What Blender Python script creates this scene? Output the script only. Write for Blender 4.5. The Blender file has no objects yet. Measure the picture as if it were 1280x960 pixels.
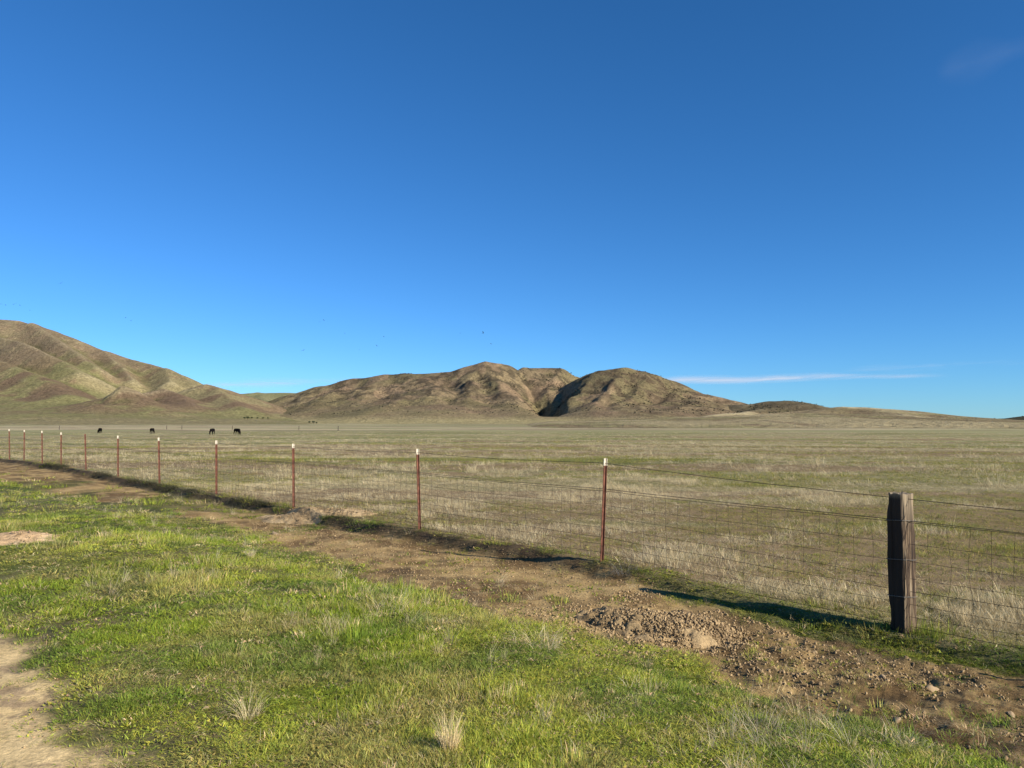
import bpy, math, random
import numpy as np
from mathutils import Vector, Matrix

R = math.radians
random.seed(7)
rng = np.random.default_rng(11)
scene = bpy.context.scene

# ------------------------------------------------------------------ camera
EYE = 1.65
FPX = 961.0
PITCH = math.atan(45.0 / FPX)
cam_d = bpy.data.cameras.new('camera')
cam_d.sensor_width = 36.0
cam_d.lens = 36.0 * FPX / 1280.0
cam_d.clip_start = 0.05
cam_d.clip_end = 120000.0
cam = bpy.data.objects.new('camera', cam_d)
scene.collection.objects.link(cam)
cam.location = (0, 0, EYE)
cam.rotation_euler = (R(90) + PITCH, 0, 0)
scene.camera = cam

# ------------------------------------------------------------------ sky, sun, exposure
SUN_EL = 25.0
SUN_AZ = 124.8                      # clockwise from +Y (the view direction)
world = bpy.data.worlds.new('World')
scene.world = world
world.use_nodes = True
wn = world.node_tree
for n in list(wn.nodes):
    wn.nodes.remove(n)
sky = wn.nodes.new('ShaderNodeTexSky')
sky.sky_type = 'NISHITA'
sky.sun_disc = False
sky.sun_elevation = R(SUN_EL)
sky.sun_rotation = R(SUN_AZ)
sky.altitude = 1800.0
sky.air_density = 1.0
sky.dust_density = 0.0
sky.ozone_density = 2.0
wbal = wn.nodes.new('ShaderNodeVectorMath')          # camera white balance: a deep, clear blue
wbal.operation = 'MULTIPLY'
KX = 0.126
wbal.inputs[1].default_value = (0.315 * KX, 0.755 * KX, 1.19 * KX)
bg = wn.nodes.new('ShaderNodeBackground')
bg.inputs['Strength'].default_value = 0.075
wo = wn.nodes.new('ShaderNodeOutputWorld')
wn.links.new(sky.outputs[0], wbal.inputs[0])
sepx = wn.nodes.new('ShaderNodeSeparateXYZ'); comx = wn.nodes.new('ShaderNodeCombineXYZ')
wn.links.new(wbal.outputs[0], sepx.inputs[0])
for ch, (pw_, ga) in enumerate(((1.16, 1.42), (0.975, 0.935), (1.0, 0.98))):
    m1_ = wn.nodes.new('ShaderNodeMath'); m1_.operation = 'POWER'; m1_.inputs[1].default_value = pw_
    m2_ = wn.nodes.new('ShaderNodeMath'); m2_.operation = 'MULTIPLY'; m2_.inputs[1].default_value = ga / KX
    wn.links.new(sepx.outputs[ch], m1_.inputs[0]); wn.links.new(m1_.outputs[0], m2_.inputs[0]); wn.links.new(m2_.outputs[0], comx.inputs[ch])
wn.links.new(comx.outputs[0], bg.inputs[0])
wn.links.new(bg.outputs[0], wo.inputs[0])

sd = bpy.data.lights.new('sun', 'SUN')
sd.energy = 5.0
sd.angle = R(0.5)
sd.color = (1.0, 0.92, 0.80)
sun = bpy.data.objects.new('sun', sd)
scene.collection.objects.link(sun)
sdir = Vector((math.sin(R(SUN_AZ)) * math.cos(R(SUN_EL)), math.cos(R(SUN_AZ)) * math.cos(R(SUN_EL)), math.sin(R(SUN_EL))))
sun.rotation_euler = sdir.to_track_quat('Z', 'Y').to_euler()
sun.location = (30, -20, 30)
vs = scene.view_settings
vs.view_transform = 'Standard'
vs.look = 'None'
vs.gamma = 1.0
vs.exposure = 0.75
vs.use_curve_mapping = False
try:
    scene.cycles.max_bounces = 5
    scene.cycles.diffuse_bounces = 2
    scene.cycles.glossy_bounces = 1
    scene.cycles.transparent_max_bounces = 6
    scene.cycles.transmission_bounces = 2
except Exception:
    pass

COL = scene.collection
cp, sp = math.cos(PITCH), math.sin(PITCH)


def at(px, py, Y):
    """the world point at forward distance Y seen in the direction of a pixel of the photograph"""
    a = (px - 640.0) / FPX
    b = (480.0 - py) / FPX
    d = (a, cp - b * sp, sp + b * cp)
    k = Y / d[1]
    return (d[0] * k, Y, EYE + d[2] * k)


def on_ground(px, py):
    a = (px - 640.0) / FPX
    b = (480.0 - py) / FPX
    d = (a, cp - b * sp, sp + b * cp)
    k = -EYE / d[2]
    return (d[0] * k, d[1] * k)


# ------------------------------------------------------------------ helpers
def tag(o, label=None, cat=None, group=None, kind=None):
    if label: o['label'] = label
    if cat: o['category'] = cat
    if group: o['group'] = group
    if kind: o['kind'] = kind
    return o


def empty(name, loc, rz=0.0):
    o = bpy.data.objects.new(name, None)
    COL.objects.link(o)
    o.location = loc
    o.rotation_euler = (0, 0, rz)
    o.empty_display_size = 0.2
    return o


def mesh_np(name, verts, faces, mat=None, parent=None, smooth=False, link=True):
    """verts (N,3); faces: (M,k) array or list of such arrays"""
    me = bpy.data.meshes.new(name)
    verts = np.asarray(verts, dtype=np.float32)
    if not isinstance(faces, list):
        faces = [faces]
    faces = [np.asarray(f, dtype=np.int32) for f in faces if len(f)]
    me.vertices.add(len(verts))
    me.vertices.foreach_set('co', verts.ravel())
    nl = sum(f.size for f in faces)
    nf = sum(f.shape[0] for f in faces)
    me.loops.add(nl)
    me.loops.foreach_set('vertex_index', np.concatenate([f.ravel() for f in faces]))
    me.polygons.add(nf)
    tot = np.concatenate([np.full(f.shape[0], f.shape[1], dtype=np.int32) for f in faces])
    start = np.concatenate([[0], np.cumsum(tot)[:-1]]).astype(np.int32)
    me.polygons.foreach_set('loop_start', start)
    me.polygons.foreach_set('loop_total', tot)
    if smooth:
        me.polygons.foreach_set('use_smooth', np.ones(nf, dtype=bool))
    me.update(calc_edges=True)
    me.validate()
    if mat: me.materials.append(mat)
    o = bpy.data.objects.new(name, me)
    if link: COL.objects.link(o)
    if parent: o.parent = parent
    return o


def add_col(o, name, rgb):
    a = o.data.attributes.new(name, 'FLOAT_COLOR', 'POINT')
    c = np.ones((len(rgb), 4), dtype=np.float32)
    c[:, :3] = rgb
    a.data.foreach_set('color', c.ravel())


class MB:
    def __init__(s): s.v = []; s.f = []
    def add(s, v, f):
        n = len(s.v)
        s.v += [tuple(p) for p in v]
        s.f += [tuple(i + n for i in q) for q in f]
    def box(s, c, size, rot=None, taper=1.0):
        x, y, z = size[0] / 2, size[1] / 2, size[2] / 2
        v = []
        for dz, t in ((-z, 1.0), (z, taper)):
            for dx, dy in ((-x, -y), (x, -y), (x, y), (-x, y)):
                p = Vector((dx * t, dy * t, dz))
                if rot: p = rot @ p
                v.append((p.x + c[0], p.y + c[1], p.z + c[2]))
        s.add(v, [(3, 2, 1, 0), (4, 5, 6, 7), (0, 1, 5, 4), (1, 2, 6, 5), (2, 3, 7, 6), (3, 0, 4, 7)])
    def tube(s, pts, r, n=5, cap=True):
        pts = [Vector(p) for p in pts]
        rs = r if hasattr(r, '__len__') else [r] * len(pts)
        v = []
        for i, p in enumerate(pts):
            d = (pts[min(i + 1, len(pts) - 1)] - pts[max(i - 1, 0)])
            d.normalize()
            up = Vector((0, 0, 1)) if abs(d.z) < 0.9 else Vector((1, 0, 0))
            a = d.cross(up).normalized(); b = a.cross(d)
            for k in range(n):
                t = 2 * math.pi * k / n
                v.append(p + (a * math.cos(t) + b * math.sin(t)) * rs[i])
        f = []
        for i in range(len(pts) - 1):
            for k in range(n):
                f.append((i * n + k, i * n + (k + 1) % n, (i + 1) * n + (k + 1) % n, (i + 1) * n + k))
        if cap:
            f.append(tuple(range(n - 1, -1, -1)))
            m = (len(pts) - 1) * n
            f.append(tuple(range(m, m + n)))
        s.add(v, f)
    def build(s, name, mat, parent=None, smooth=False, link=True):
        me = bpy.data.meshes.new(name)
        me.from_pydata(s.v, [], s.f)
        me.update()
        if smooth: me.polygons.foreach_set('use_smooth', [True] * len(me.polygons))
        me.materials.append(mat)
        o = bpy.data.objects.new(name, me)
        if link: COL.objects.link(o)
        if parent: o.parent = parent
        return o


def hsh(ix, iy, seed):
    h = (ix.astype(np.int64) * 374761393 + iy.astype(np.int64) * 668265263 + seed * 1442695041) & 0xFFFFFFFF
    h = ((h ^ (h >> 13)) * 1274126177) & 0xFFFFFFFF
    h = h ^ (h >> 16)
    return (h & 0xFFFFFF).astype(np.float64) / float(0xFFFFFF)


def vnoise(x, y, seed=0):
    x = np.asarray(x, float); y = np.asarray(y, float)
    ix = np.floor(x); iy = np.floor(y)
    fx = x - ix; fy = y - iy
    ix = ix.astype(np.int64); iy = iy.astype(np.int64)
    ux = fx * fx * fx * (fx * (fx * 6 - 15) + 10); uy = fy * fy * fy * (fy * (fy * 6 - 15) + 10)
    a = hsh(ix, iy, seed); b = hsh(ix + 1, iy, seed); c = hsh(ix, iy + 1, seed); d = hsh(ix + 1, iy + 1, seed)
    return (a * (1 - ux) + b * ux) * (1 - uy) + (c * (1 - ux) + d * ux) * uy


def fbm(x, y, octv=4, seed=0, gain=0.5):
    s = 0; amp = 1.0; tot = 0
    ca, sa = math.cos(0.6), math.sin(0.6)
    for o in range(octv):
        s = s + amp * vnoise(x, y, seed + o * 17)
        tot += amp; amp *= gain
        x, y = (ca * x - sa * y) * 2.03 + 5.1, (sa * x + ca * y) * 2.03 + 1.7
    return s / tot


def ridged(x, y, octv=3, seed=0, gain=0.5):
    s = 0; amp = 1.0; tot = 0
    ca, sa = math.cos(0.5), math.sin(0.5)
    for o in range(octv):
        s = s + amp * (1 - np.abs(2 * vnoise(x, y, seed + o * 13) - 1))
        tot += amp; amp *= gain
        x, y = (ca * x - sa * y) * 2.1 + 3.1, (sa * x + ca * y) * 2.1 + 7.7
    return s / tot


def sstep(a, b, x):
    t = np.clip((x - a) / (b - a), 0, 1)
    return t * t * (3 - 2 * t)


def mix(a, b, t):
    t = np.asarray(t)[..., None]
    return np.asarray(a) * (1 - t) + np.asarray(b) * t


# ------------------------------------------------------------------ layout of the fence line
FB, FA = -0.94, 9.58                 # fence line: X = FA + FB * Y
FN = math.sqrt(1 + FB * FB)


def fence_d(x, y): return (x - FB * y - FA) / FN          # > 0 on the field side
def fence_s(x, y): return (FB * x + y) / FN               # grows towards the far left
def fence_y(u): return FA / (u - FB)
TD = Vector((FB / FN, 1 / FN, 0))                          # along the fence, away from the camera
ND = Vector((1 / FN, -FB / FN, 0))                         # across it, towards the field


def ground_z(x, y, fine=True):
    x = np.asarray(x, float); y = np.asarray(y, float)
    r = np.hypot(x, y)
    lr = np.log(np.maximum(r, 1.0))
    z = np.interp(lr, np.log([1, 30, 60, 165, 320, 1000, 6000, 40000]), [0, 0, -0.3, -1.6, -2.0, -2.9, -8.0, -8.0])
    z = z - 0.15 * np.exp(-((x - 3.6) ** 2 + (y - 6.2) ** 2) / 5.0)
    z = z + 0.10 * np.exp(-((x + 19) ** 2 + (y - 31) ** 2) / 90.0)
    d = fence_d(x, y)
    w = (fbm(x * 0.9, y * 0.9, 3, 5) - 0.5) * 0.35
    # graded strip lies a little lower than the field; bank at the fence
    s = fence_s(x, y)
    bank = 0.075 + 0.055 * sstep(4.5, 6.5, s)
    inner = sstep(-0.30, -0.12, d + w * 0.3) 
    outer = 1 - sstep(-3.3, -2.2, d + w)
    fade = 1 - sstep(45, 90, r)
    z = z - bank * (1 - np.maximum(inner, outer)) * fade
    # wheel track
    tr = 1 - sstep(-5.9, -5.3, d + w * 0.6)
    z = z - 0.04 * tr * fade
    z = z + (fbm(x * 0.28, y * 0.28, 3, 21) - 0.5) * 0.16 * sstep(2.5, 9, r) * (1 - 0.6 * np.exp(-(d / 2.0) ** 2))
    z = z + (fbm(x * 0.02, y * 0.02, 3, 22) - 0.5) * 0.9 * sstep(60, 220, r)
    if fine:
        strip = (1 - np.maximum(inner, outer)) * fade
        z = z + (fbm(x * 2.6, y * 2.6, 4, 31) - 0.5) * (0.03 + 0.02 * strip) * fade
        # broken soil near the wooden post
        cl = strip * (1 - sstep(3.0, 4.6, s))
        z = z + (fbm(x * 6.5, y * 6.5, 3, 35, 0.6) - 0.5) * 0.075 * cl
    return z


def gz(x, y): return float(ground_z(np.array([x]), np.array([y]))[0])


def zones(x, y):
    """soil strip, track and fringe masks (0..1)"""
    d = fence_d(x, y); s = fence_s(x, y)
    n1 = (fbm(x * 0.8, y * 0.8, 4, 41) - 0.5)
    n2 = (fbm(x * 3.1, y * 3.1, 3, 44) - 0.5)
    lo = np.interp(s, [-3, 1.5, 3.6, 7.9, 12, 17.5, 22, 60], [-2.8, -2.65, -2.3, -2.05, -1.65, -1.7, -2.4, -3.4])
    hi = np.interp(s, [-3, 1.5, 2.6, 4.2, 5.2, 7, 60], [-0.25, -0.35, -0.55, -0.62, -0.25, -0.10, -0.10])
    dd = d + n1 * 0.9 + n2 * 0.45
    strip = sstep(lo - 0.18, lo + 0.18, dd) * (1 - sstep(hi - 0.12, hi + 0.12, d + n2 * 0.5 + n1 * 0.3))
    # thin green patches break the soil further along
    patch = sstep(0.50, 0.62, fbm(x * 0.55, y * 0.55, 3, 47)) * sstep(9.5, 12.0, s) * (1 - sstep(22, 28, s))
    strip = strip * (1 - 0.75 * patch)
    track = 1 - sstep(-5.85, -5.5, d + 0.12 * (1 - sstep(3.6, 6.6, s)) + 0.5 * sstep(7.6, 9.0, s) + n1 * 0.25 + n2 * 0.6)
    return strip, track, d, s


def ground_cols(x, y):
    x = np.asarray(x, float); y = np.asarray(y, float)
    r = np.hypot(x, y)
    strip, track, d, s = zones(x, y)
    n_l = fbm(x * 0.35, y * 0.35, 4, 51); n_m = fbm(x * 1.7, y * 1.7, 4, 52); n_f = fbm(x * 7, y * 7, 3, 53)
    green = mix((0.060, 0.075, 0.018), (0.135, 0.125, 0.045), sstep(0.35, 0.7, n_m))
    green = mix(green, (0.12, 0.085, 0.05), sstep(0.60, 0.72, n_l) * 0.3)
    # field: strips of dry grass, green and bare reddish soil
    f1 = fbm(x * 0.045 + 3, y * 0.16, 4, 61); f2 = fbm(x * 0.03, y * 0.30, 4, 62); f3 = fbm(x * 0.5, y * 0.9, 4, 63)
    dry = mix((0.22, 0.190, 0.085), (0.34, 0.290, 0.150), f3)
    grn = mix((0.125, 0.135, 0.040), (0.19, 0.185, 0.068), f3)
    field = mix(dry, grn, sstep(0.44, 0.60, f1 * 0.7 + f3 * 0.3))
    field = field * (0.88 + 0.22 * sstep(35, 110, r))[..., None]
    red = sstep(0.525, 0.60, f2 * 0.75 + f3 * 0.25) * (1 - 0.65 * sstep(120, 260, r))
    field = mix(field, (0.215, 0.145, 0.078), red * 0.8)
    far = sstep(110, 330, r)
    ff = fbm(x * 0.004, y * 0.02, 4, 64); fg = fbm(x * 0.012, y * 0.05, 4, 65)
    farc = mix((0.40, 0.325, 0.185), (0.27, 0.250, 0.115), sstep(0.40, 0.60, ff))
    farc = mix(farc, (0.20, 0.150, 0.085), sstep(0.54, 0.64, fg) * 0.65)
    farc = mix(farc, (0.24, 0.225, 0.10), sstep(500, 1000, r) * 0.6)
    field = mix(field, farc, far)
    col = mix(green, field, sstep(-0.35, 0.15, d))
    soil = mix((0.160, 0.106, 0.055), (0.36, 0.262, 0.138), sstep(0.38, 0.66, n_m * 0.6 + n_l * 0.4))
    soil = mix(soil, (0.46, 0.35, 0.19), sstep(0.5, 0.62, n_f) * 0.5)
    soil = mix(soil, (0.085, 0.060, 0.038), sstep(0.55, 0.7, fbm(x * 2.3, y * 2.3, 4, 57)) * 0.6)
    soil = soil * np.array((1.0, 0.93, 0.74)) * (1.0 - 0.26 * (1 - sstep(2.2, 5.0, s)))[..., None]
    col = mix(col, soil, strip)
    # dark band along the cut bank right under the fence
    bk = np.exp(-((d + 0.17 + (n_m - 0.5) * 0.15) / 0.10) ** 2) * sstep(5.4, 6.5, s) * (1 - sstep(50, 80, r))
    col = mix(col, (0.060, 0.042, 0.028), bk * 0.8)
    tr = mix((0.56, 0.40, 0.185), (0.70, 0.52, 0.255), n_m)
    tr = mix(tr, (0.26, 0.18, 0.11), sstep(0.55, 0.63, fbm(x * 2.5, y * 9, 4, 58)) * 0.7)
    edge = (1 - sstep(6.8, 8.2, s)) * sstep(-6.0, -5.0, d + (n_m - 0.5) * 0.6) * (1 - sstep(-5.3, -4.6, d + (n_m - 0.5) * 0.8))
    col = mix(col, (0.175, 0.115, 0.075), edge * 0.75)
    col = mix(col, tr, track)
    return col


# ------------------------------------------------------------------ materials
def new_mat(name):
    m = bpy.data.materials.new(name)
    m.use_nodes = True
    nt = m.node_tree
    b = nt.nodes['Principled BSDF']
    b.inputs['Specular IOR Level'].default_value = 0.25
    return m, nt, b


def plain(name, rgb, rough=0.8, var=0.25, scale=8.0, stretch=(1, 1, 1), bump=0.0, metal=0.0):
    m, nt, b = new_mat(name)
    tc = nt.nodes.new('ShaderNodeTexCoord'); mp = nt.nodes.new('ShaderNodeMapping')
    mp.inputs['Scale'].default_value = stretch
    no = nt.nodes.new('ShaderNodeTexNoise'); no.inputs['Scale'].default_value = scale; no.inputs['Detail'].default_value = 5
    rp = nt.nodes.new('ShaderNodeValToRGB')
    rp.color_ramp.elements[0].position = 0.3; rp.color_ramp.elements[1].position = 0.7
    rp.color_ramp.elements[0].color = tuple(c * (1 - var) for c in rgb) + (1,)
    rp.color_ramp.elements[1].color = tuple(min(1, c * (1 + var)) for c in rgb) + (1,)
    L = nt.links.new
    L(tc.outputs['Object'], mp.inputs[0]); L(mp.outputs[0], no.inputs['Vector']); L(no.outputs[0], rp.inputs[0]); L(rp.outputs[0], b.inputs['Base Color'])
    b.inputs['Roughness'].default_value = rough
    b.inputs['Metallic'].default_value = metal
    if bump:
        bp = nt.nodes.new('ShaderNodeBump'); bp.inputs['Strength'].default_value = bump; bp.inputs['Distance'].default_value = 0.01
        L(no.outputs[0], bp.inputs['Height']); L(bp.outputs[0], b.inputs['Normal'])
    return m


def terrain_mat(name, s1, s2, a1, a2, bump_d, spec=0.1, bstr=0.6):
    """baked albedo attribute x two scales of procedural variation, with bump"""
    m, nt, b = new_mat(name)
    L = nt.links.new
    at_ = nt.nodes.new('ShaderNodeAttribute'); at_.attribute_name = 'albedo'
    g = nt.nodes.new('ShaderNodeNewGeometry')
    n1 = nt.nodes.new('ShaderNodeTexNoise'); n1.inputs['Scale'].default_value = s1; n1.inputs['Detail'].default_value = 6; n1.inputs['Roughness'].default_value = 0.65
    n2 = nt.nodes.new('ShaderNodeTexNoise'); n2.inputs['Scale'].default_value = s2; n2.inputs['Detail'].default_value = 5; n2.inputs['Roughness'].default_value = 0.7
    L(g.outputs['Position'], n1.inputs['Vector']); L(g.outputs['Position'], n2.inputs['Vector'])
    m1 = nt.nodes.new('ShaderNodeMapRange'); m1.inputs['From Min'].default_value = 0.3; m1.inputs['From Max'].default_value = 0.7
    m1.inputs['To Min'].default_value = 1 - a1; m1.inputs['To Max'].default_value = 1 + a1
    m2 = nt.nodes.new('ShaderNodeMapRange'); m2.inputs['From Min'].default_value = 0.3; m2.inputs['From Max'].default_value = 0.7
    m2.inputs['To Min'].default_value = 1 - a2; m2.inputs['To Max'].default_value = 1 + a2
    L(n1.outputs[0], m1.inputs[0]); L(n2.outputs[0], m2.inputs[0])
    mu = nt.nodes.new('ShaderNodeMath'); mu.operation = 'MULTIPLY'
    L(m1.outputs[0], mu.inputs[0]); L(m2.outputs[0], mu.inputs[1])
    vm = nt.nodes.new('ShaderNodeVectorMath'); vm.operation = 'SCALE'
    L(at_.outputs['Color'], vm.inputs[0]); L(mu.outputs[0], vm.inputs['Scale'])
    L(vm.outputs[0], b.inputs['Base Color'])
    b.inputs['Roughness'].default_value = 0.95
    b.inputs['Specular IOR Level'].default_value = spec
    ad = nt.nodes.new('ShaderNodeMath'); ad.operation = 'ADD'
    L(n1.outputs[0], ad.inputs[0]); L(n2.outputs[0], ad.inputs[1])
    bp = nt.nodes.new('ShaderNodeBump'); bp.inputs['Strength'].default_value = bstr; bp.inputs['Distance'].default_value = bump_d
    L(ad.outputs[0], bp.inputs['Height']); L(bp.outputs[0], b.inputs['Normal'])
    return m


M_ground = terrain_mat('soil_and_turf', 3.0, 38.0, 0.25, 0.35, 0.02)
M_hill = terrain_mat('hill_slope', 0.05, 0.20, 0.18, 0.40, 3.0, 0.05, 0.8)


# ------------------------------------------------------------------ the ground, one sheet to the horizon
def build_ground():
    rr = [0.5]
    while rr[-1] < 38000:
        r = rr[-1]
        rr.append(r * (1.0105 if 3 < r < 60 else 1.016 if 2 < r < 400 else 1.05))
    rr = np.array(rr)
    a_in = np.arange(-44, 44.01, 0.115)
    a_out = np.arange(48, 312.01, 4.0)
    ang = np.radians(np.concatenate([a_in, a_out]))
    A, Rr = np.meshgrid(ang, rr)
    x = (np.sin(A) * Rr).ravel(); y = (np.cos(A) * Rr).ravel()
    z = ground_z(x, y)
    z = z - 2.0 * sstep(2500, 9000, np.hypot(x, y))
    nr, na = A.shape
    i = np.arange(nr - 1)[:, None]; j = np.arange(na)[None, :]; j2 = (j + 1) % na
    f = np.stack([i * na + j, i * na + j2, (i + 1) * na + j2, (i + 1) * na + j], -1).reshape(-1, 4)
    f = f[:, ::-1]
    v = np.stack([x, y, z], 1)
    n0 = len(v)
    v = np.vstack([v, [[0, 0, gz(0, 0)]]])
    tri = np.stack([np.arange(na), np.full(na, n0), (np.arange(na) + 1) % na], -1)[:, ::-1]
    o = mesh_np('ground', v, [f, tri], M_ground, smooth=True)
    cols = ground_cols(v[:, 0], v[:, 1])
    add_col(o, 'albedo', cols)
    tag(o, 'valley floor of green turf, bare soil and dry grass', kind='structure')
    return o


build_ground()


# ------------------------------------------------------------------ hills
def polyd(x, y, pts):
    """distance to polyline and the interpolated extra columns (height, width) there"""
    best = np.full(x.shape, 1e18); H = np.zeros(x.shape); W = np.zeros(x.shape); S = np.zeros(x.shape)
    for (p, q) in zip(pts[:-1], pts[1:]):
        dx, dy = q[0] - p[0], q[1] - p[1]
        L2 = dx * dx + dy * dy
        t = np.clip(((x - p[0]) * dx + (y - p[1]) * dy) / L2, 0, 1)
        d2 = (x - p[0] - t * dx) ** 2 + (y - p[1] - t * dy) ** 2
        best = np.minimum(best, d2)
        w = 1.0 / (d2 / 1000.0 + 0.05) ** 3          # soft blend: no creases where the nearest stretch changes
        S += w; H += w * (p[2] + t * (q[2] - p[2])); W += w * (p[3] + t * (q[3] - p[3]))
    H /= S; W /= S
    return np.sqrt(best), H, W


def ridge(spec):
    """(px, py, depth, width) points of a crest as the photograph shows them -> world crest"""
    out = []
    for (px, py, Y, W) in spec:
        p = at(px, py, Y)
        g = float(ground_z(np.array([p[0]]), np.array([p[1]]), False)[0])
        out.append((p[0], p[1], max(p[2] - g, 0.5), W))
    return out


def build_hills(name, label, u0, u1, du, Y0, Y1, dY, ridges, gullies, colfun, rough, seed, k=4.0, shp=1.45, crests=2, warp=1.0, fine=1.0):
    u = np.arange(u0, u1, du); Y = np.arange(Y0, Y1, dY)
    U, YY = np.meshgrid(u, Y)
    x = (U * YY).ravel(); y = YY.ravel()
    wx = x + (fbm(x / 90, y / 90, 3, seed) - 0.5) * 24 * warp
    wy = y + (fbm(x / 90, y / 90, 3, seed + 5) - 0.5) * 50 * warp
    acc = np.ones(x.shape)
    wide = {101: 1.22, 202: 1.25}.get(seed, 1.0)
    ridges = [[(a, b, c, w * wide) for (a, b, c, w) in r_] if q > (0 if seed == 101 else 1) else r_ for q, r_ in enumerate(ridges)]
    for spec in ridges:
        d, H, W = polyd(wx, wy, ridge(spec))
        h = H * np.exp(-(d / W) ** shp)
        acc = acc + (np.exp(np.minimum(h, 300) / k) - 1)
    h = k * np.log(acc)
    base = h.copy()
    for (spec, depth, w) in gullies:
        pts = [(at(a, b, c)[0], at(a, b, c)[1], depth * e, w) for (a, b, c, e) in spec]
        d, D, W = polyd(wx, wy, pts)
        h = h - np.minimum(D * np.exp(-(d / W) ** 1.3), h * 0.6) * sstep(5, 25, base)
    n = ridged(x / 150, y / 190, 4, seed + 9) - 0.62
    n2 = ridged(x / 42, y / 60, 3, seed + 19) - 0.62
    amp = np.minimum(base, 70)
    dmin = np.full(x.shape, 1e9)
    for spec in ridges[:crests]:
        d, H, W = polyd(wx, wy, ridge(spec))
        dmin = np.minimum(dmin, d)
    env = sstep(2, 30, base) * (0.22 + 0.78 * sstep(20, 170, dmin))
    n3 = ridged(x / 17, y / 26, 3, seed + 29) - 0.62
    h = h + rough * env * (amp * 0.42 * n + amp * 0.14 * n2) + env * sstep(12, 40, base) * (n3 * 3.4 + n2 * 2.5) * (0.35 + 0.65 * rough) * fine
    h = h * sstep(Y0, Y0 + 130, y) * (sstep(u0, u0 + 0.05, U) * (1 - sstep(u1 - 0.05, u1, U))).ravel()
    g = ground_z(x, y, False)
    z = g - 0.9 + h
    z = np.where(h < 0.2, g - 0.9, z)
    ny, nx = U.shape
    i = np.arange(ny - 1)[:, None]; j = np.arange(nx - 1)[None, :]
    f = np.stack([i * nx + j, i * nx + j + 1, (i + 1) * nx + j + 1, (i + 1) * nx + j], -1).reshape(-1, 4)
    Z = z.reshape(ny, nx)
    keep = (h.reshape(ny, nx) > 0.05)
    kf = (keep[:-1, :-1] | keep[1:, :-1] | keep[:-1, 1:] | keep[1:, 1:]).ravel()
    f = f[kf]
    o = mesh_np(name, np.stack([x, y, z], 1), f, M_hill, smooth=True)
    # concavity: hollows hold more green, spines are pale or rocky
    def blur(a, n):
        for ax in (0, 1):
            c = np.cumsum(np.pad(a, [(n + 1, n) if q == ax else (0, 0) for q in (0, 1)], mode='edge'), axis=ax)
            a = (np.take(c, range(2 * n + 1, c.shape[ax]), ax) - np.take(c, range(0, c.shape[ax] - 2 * n - 1), ax)) / (2 * n + 1)
        return a
    hh = h.reshape(ny, nx)
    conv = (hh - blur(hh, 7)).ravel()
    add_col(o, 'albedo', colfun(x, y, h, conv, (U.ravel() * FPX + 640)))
    tag(o, label, kind='structure')
    return x, y, z, h, conv


GT = (0.235, 0.195, 0.098); GG = (0.195, 0.178, 0.076); RB = (0.190, 0.125, 0.078); PALE = (0.37, 0.31, 0.18)


def col_left(x, y, h, c, px):
    a = fbm(x / 140, y / 190, 4, 71); b = fbm(x / 60, y / 90, 4, 72); e = fbm(x / 18, y / 26, 3, 73)
    col = mix(GT, GG, sstep(0.42, 0.62, a * 0.7 + e * 0.3))
    col = mix(col, RB, sstep(0.47, 0.57, b * 0.7 + e * 0.3) * sstep(4, 22, h) * 0.65)
    col = mix(col, (0.155, 0.105, 0.065), sstep(12, 34, h) * (y < 1330) * sstep(0.36, 0.52, b) * 0.8)
    col = mix(col, (0.19, 0.145, 0.09), sstep(95, 160, h) * 0.65)
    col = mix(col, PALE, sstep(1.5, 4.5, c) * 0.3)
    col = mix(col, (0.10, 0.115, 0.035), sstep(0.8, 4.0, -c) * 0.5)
    return col


def col_mid(x, y, h, c, px):
    a = fbm(x / 120, y / 170, 4, 81); b = fbm(x / 45, y / 70, 4, 82); e = fbm(x / 14, y / 22, 3, 83)
    col = mix((0.165, 0.132, 0.078), (0.130, 0.112, 0.060), sstep(0.4, 0.6, a))
    col = mix(col, (0.150, 0.108, 0.072), sstep(0.5, 0.62, b) * 0.5)
    col = mix(col, (0.21, 0.185, 0.09), sstep(0.55, 0.64, fbm(x / 70, y / 110, 3, 86)) * 0.3)
    up = sstep(10, 60, h)
    col = mix(col, (0.060, 0.050, 0.032), sstep(0.48, 0.56, b * 0.35 + e * 0.65) * up * 0.75)
    col = mix(col, (0.24, 0.175, 0.108), sstep(0.58, 0.64, fbm(x / 50, y / 90, 3, 85)) * up * 0.55)
    col = mix(col, (0.095, 0.072, 0.045), sstep(700, 800, px) * sstep(0.40, 0.6, e) * 0.6)
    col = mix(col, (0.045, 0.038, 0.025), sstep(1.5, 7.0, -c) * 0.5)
    col = mix(col, (0.27, 0.24, 0.12), (1 - sstep(3, 14, h)) * 0.9)
    col = col * np.array((1.22, 1.15, 1.10))
    return col


def col_right(x, y, h, c, px):
    a = fbm(x / 110, y / 150, 4, 91); e = fbm(x / 16, y / 24, 3, 93)
    col = mix((0.33, 0.27, 0.145), (0.235, 0.205, 0.095), sstep(0.42, 0.6, a))
    col = mix(col, (0.185, 0.13, 0.078), sstep(0.50, 0.62, a * 0.5 + e * 0.5) * 0.7)
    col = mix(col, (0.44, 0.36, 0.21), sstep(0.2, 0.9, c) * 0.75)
    col = mix(col, (0.17, 0.125, 0.07), sstep(6, 13, h) * sstep(0.45, 0.55, fbm(x / 60, y / 60, 3, 94)) * 0.6)
    scr = sstep(1180, 1260, y) * sstep(9, 20, h)
    col = mix(col, (0.085, 0.068, 0.040), scr * 0.75)
    return col


def col_far(x, y, h, c, px):
    a = fbm(x / 200, y / 260, 4, 95)
    return mix((0.26, 0.235, 0.12), (0.19, 0.185, 0.085), a)


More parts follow.
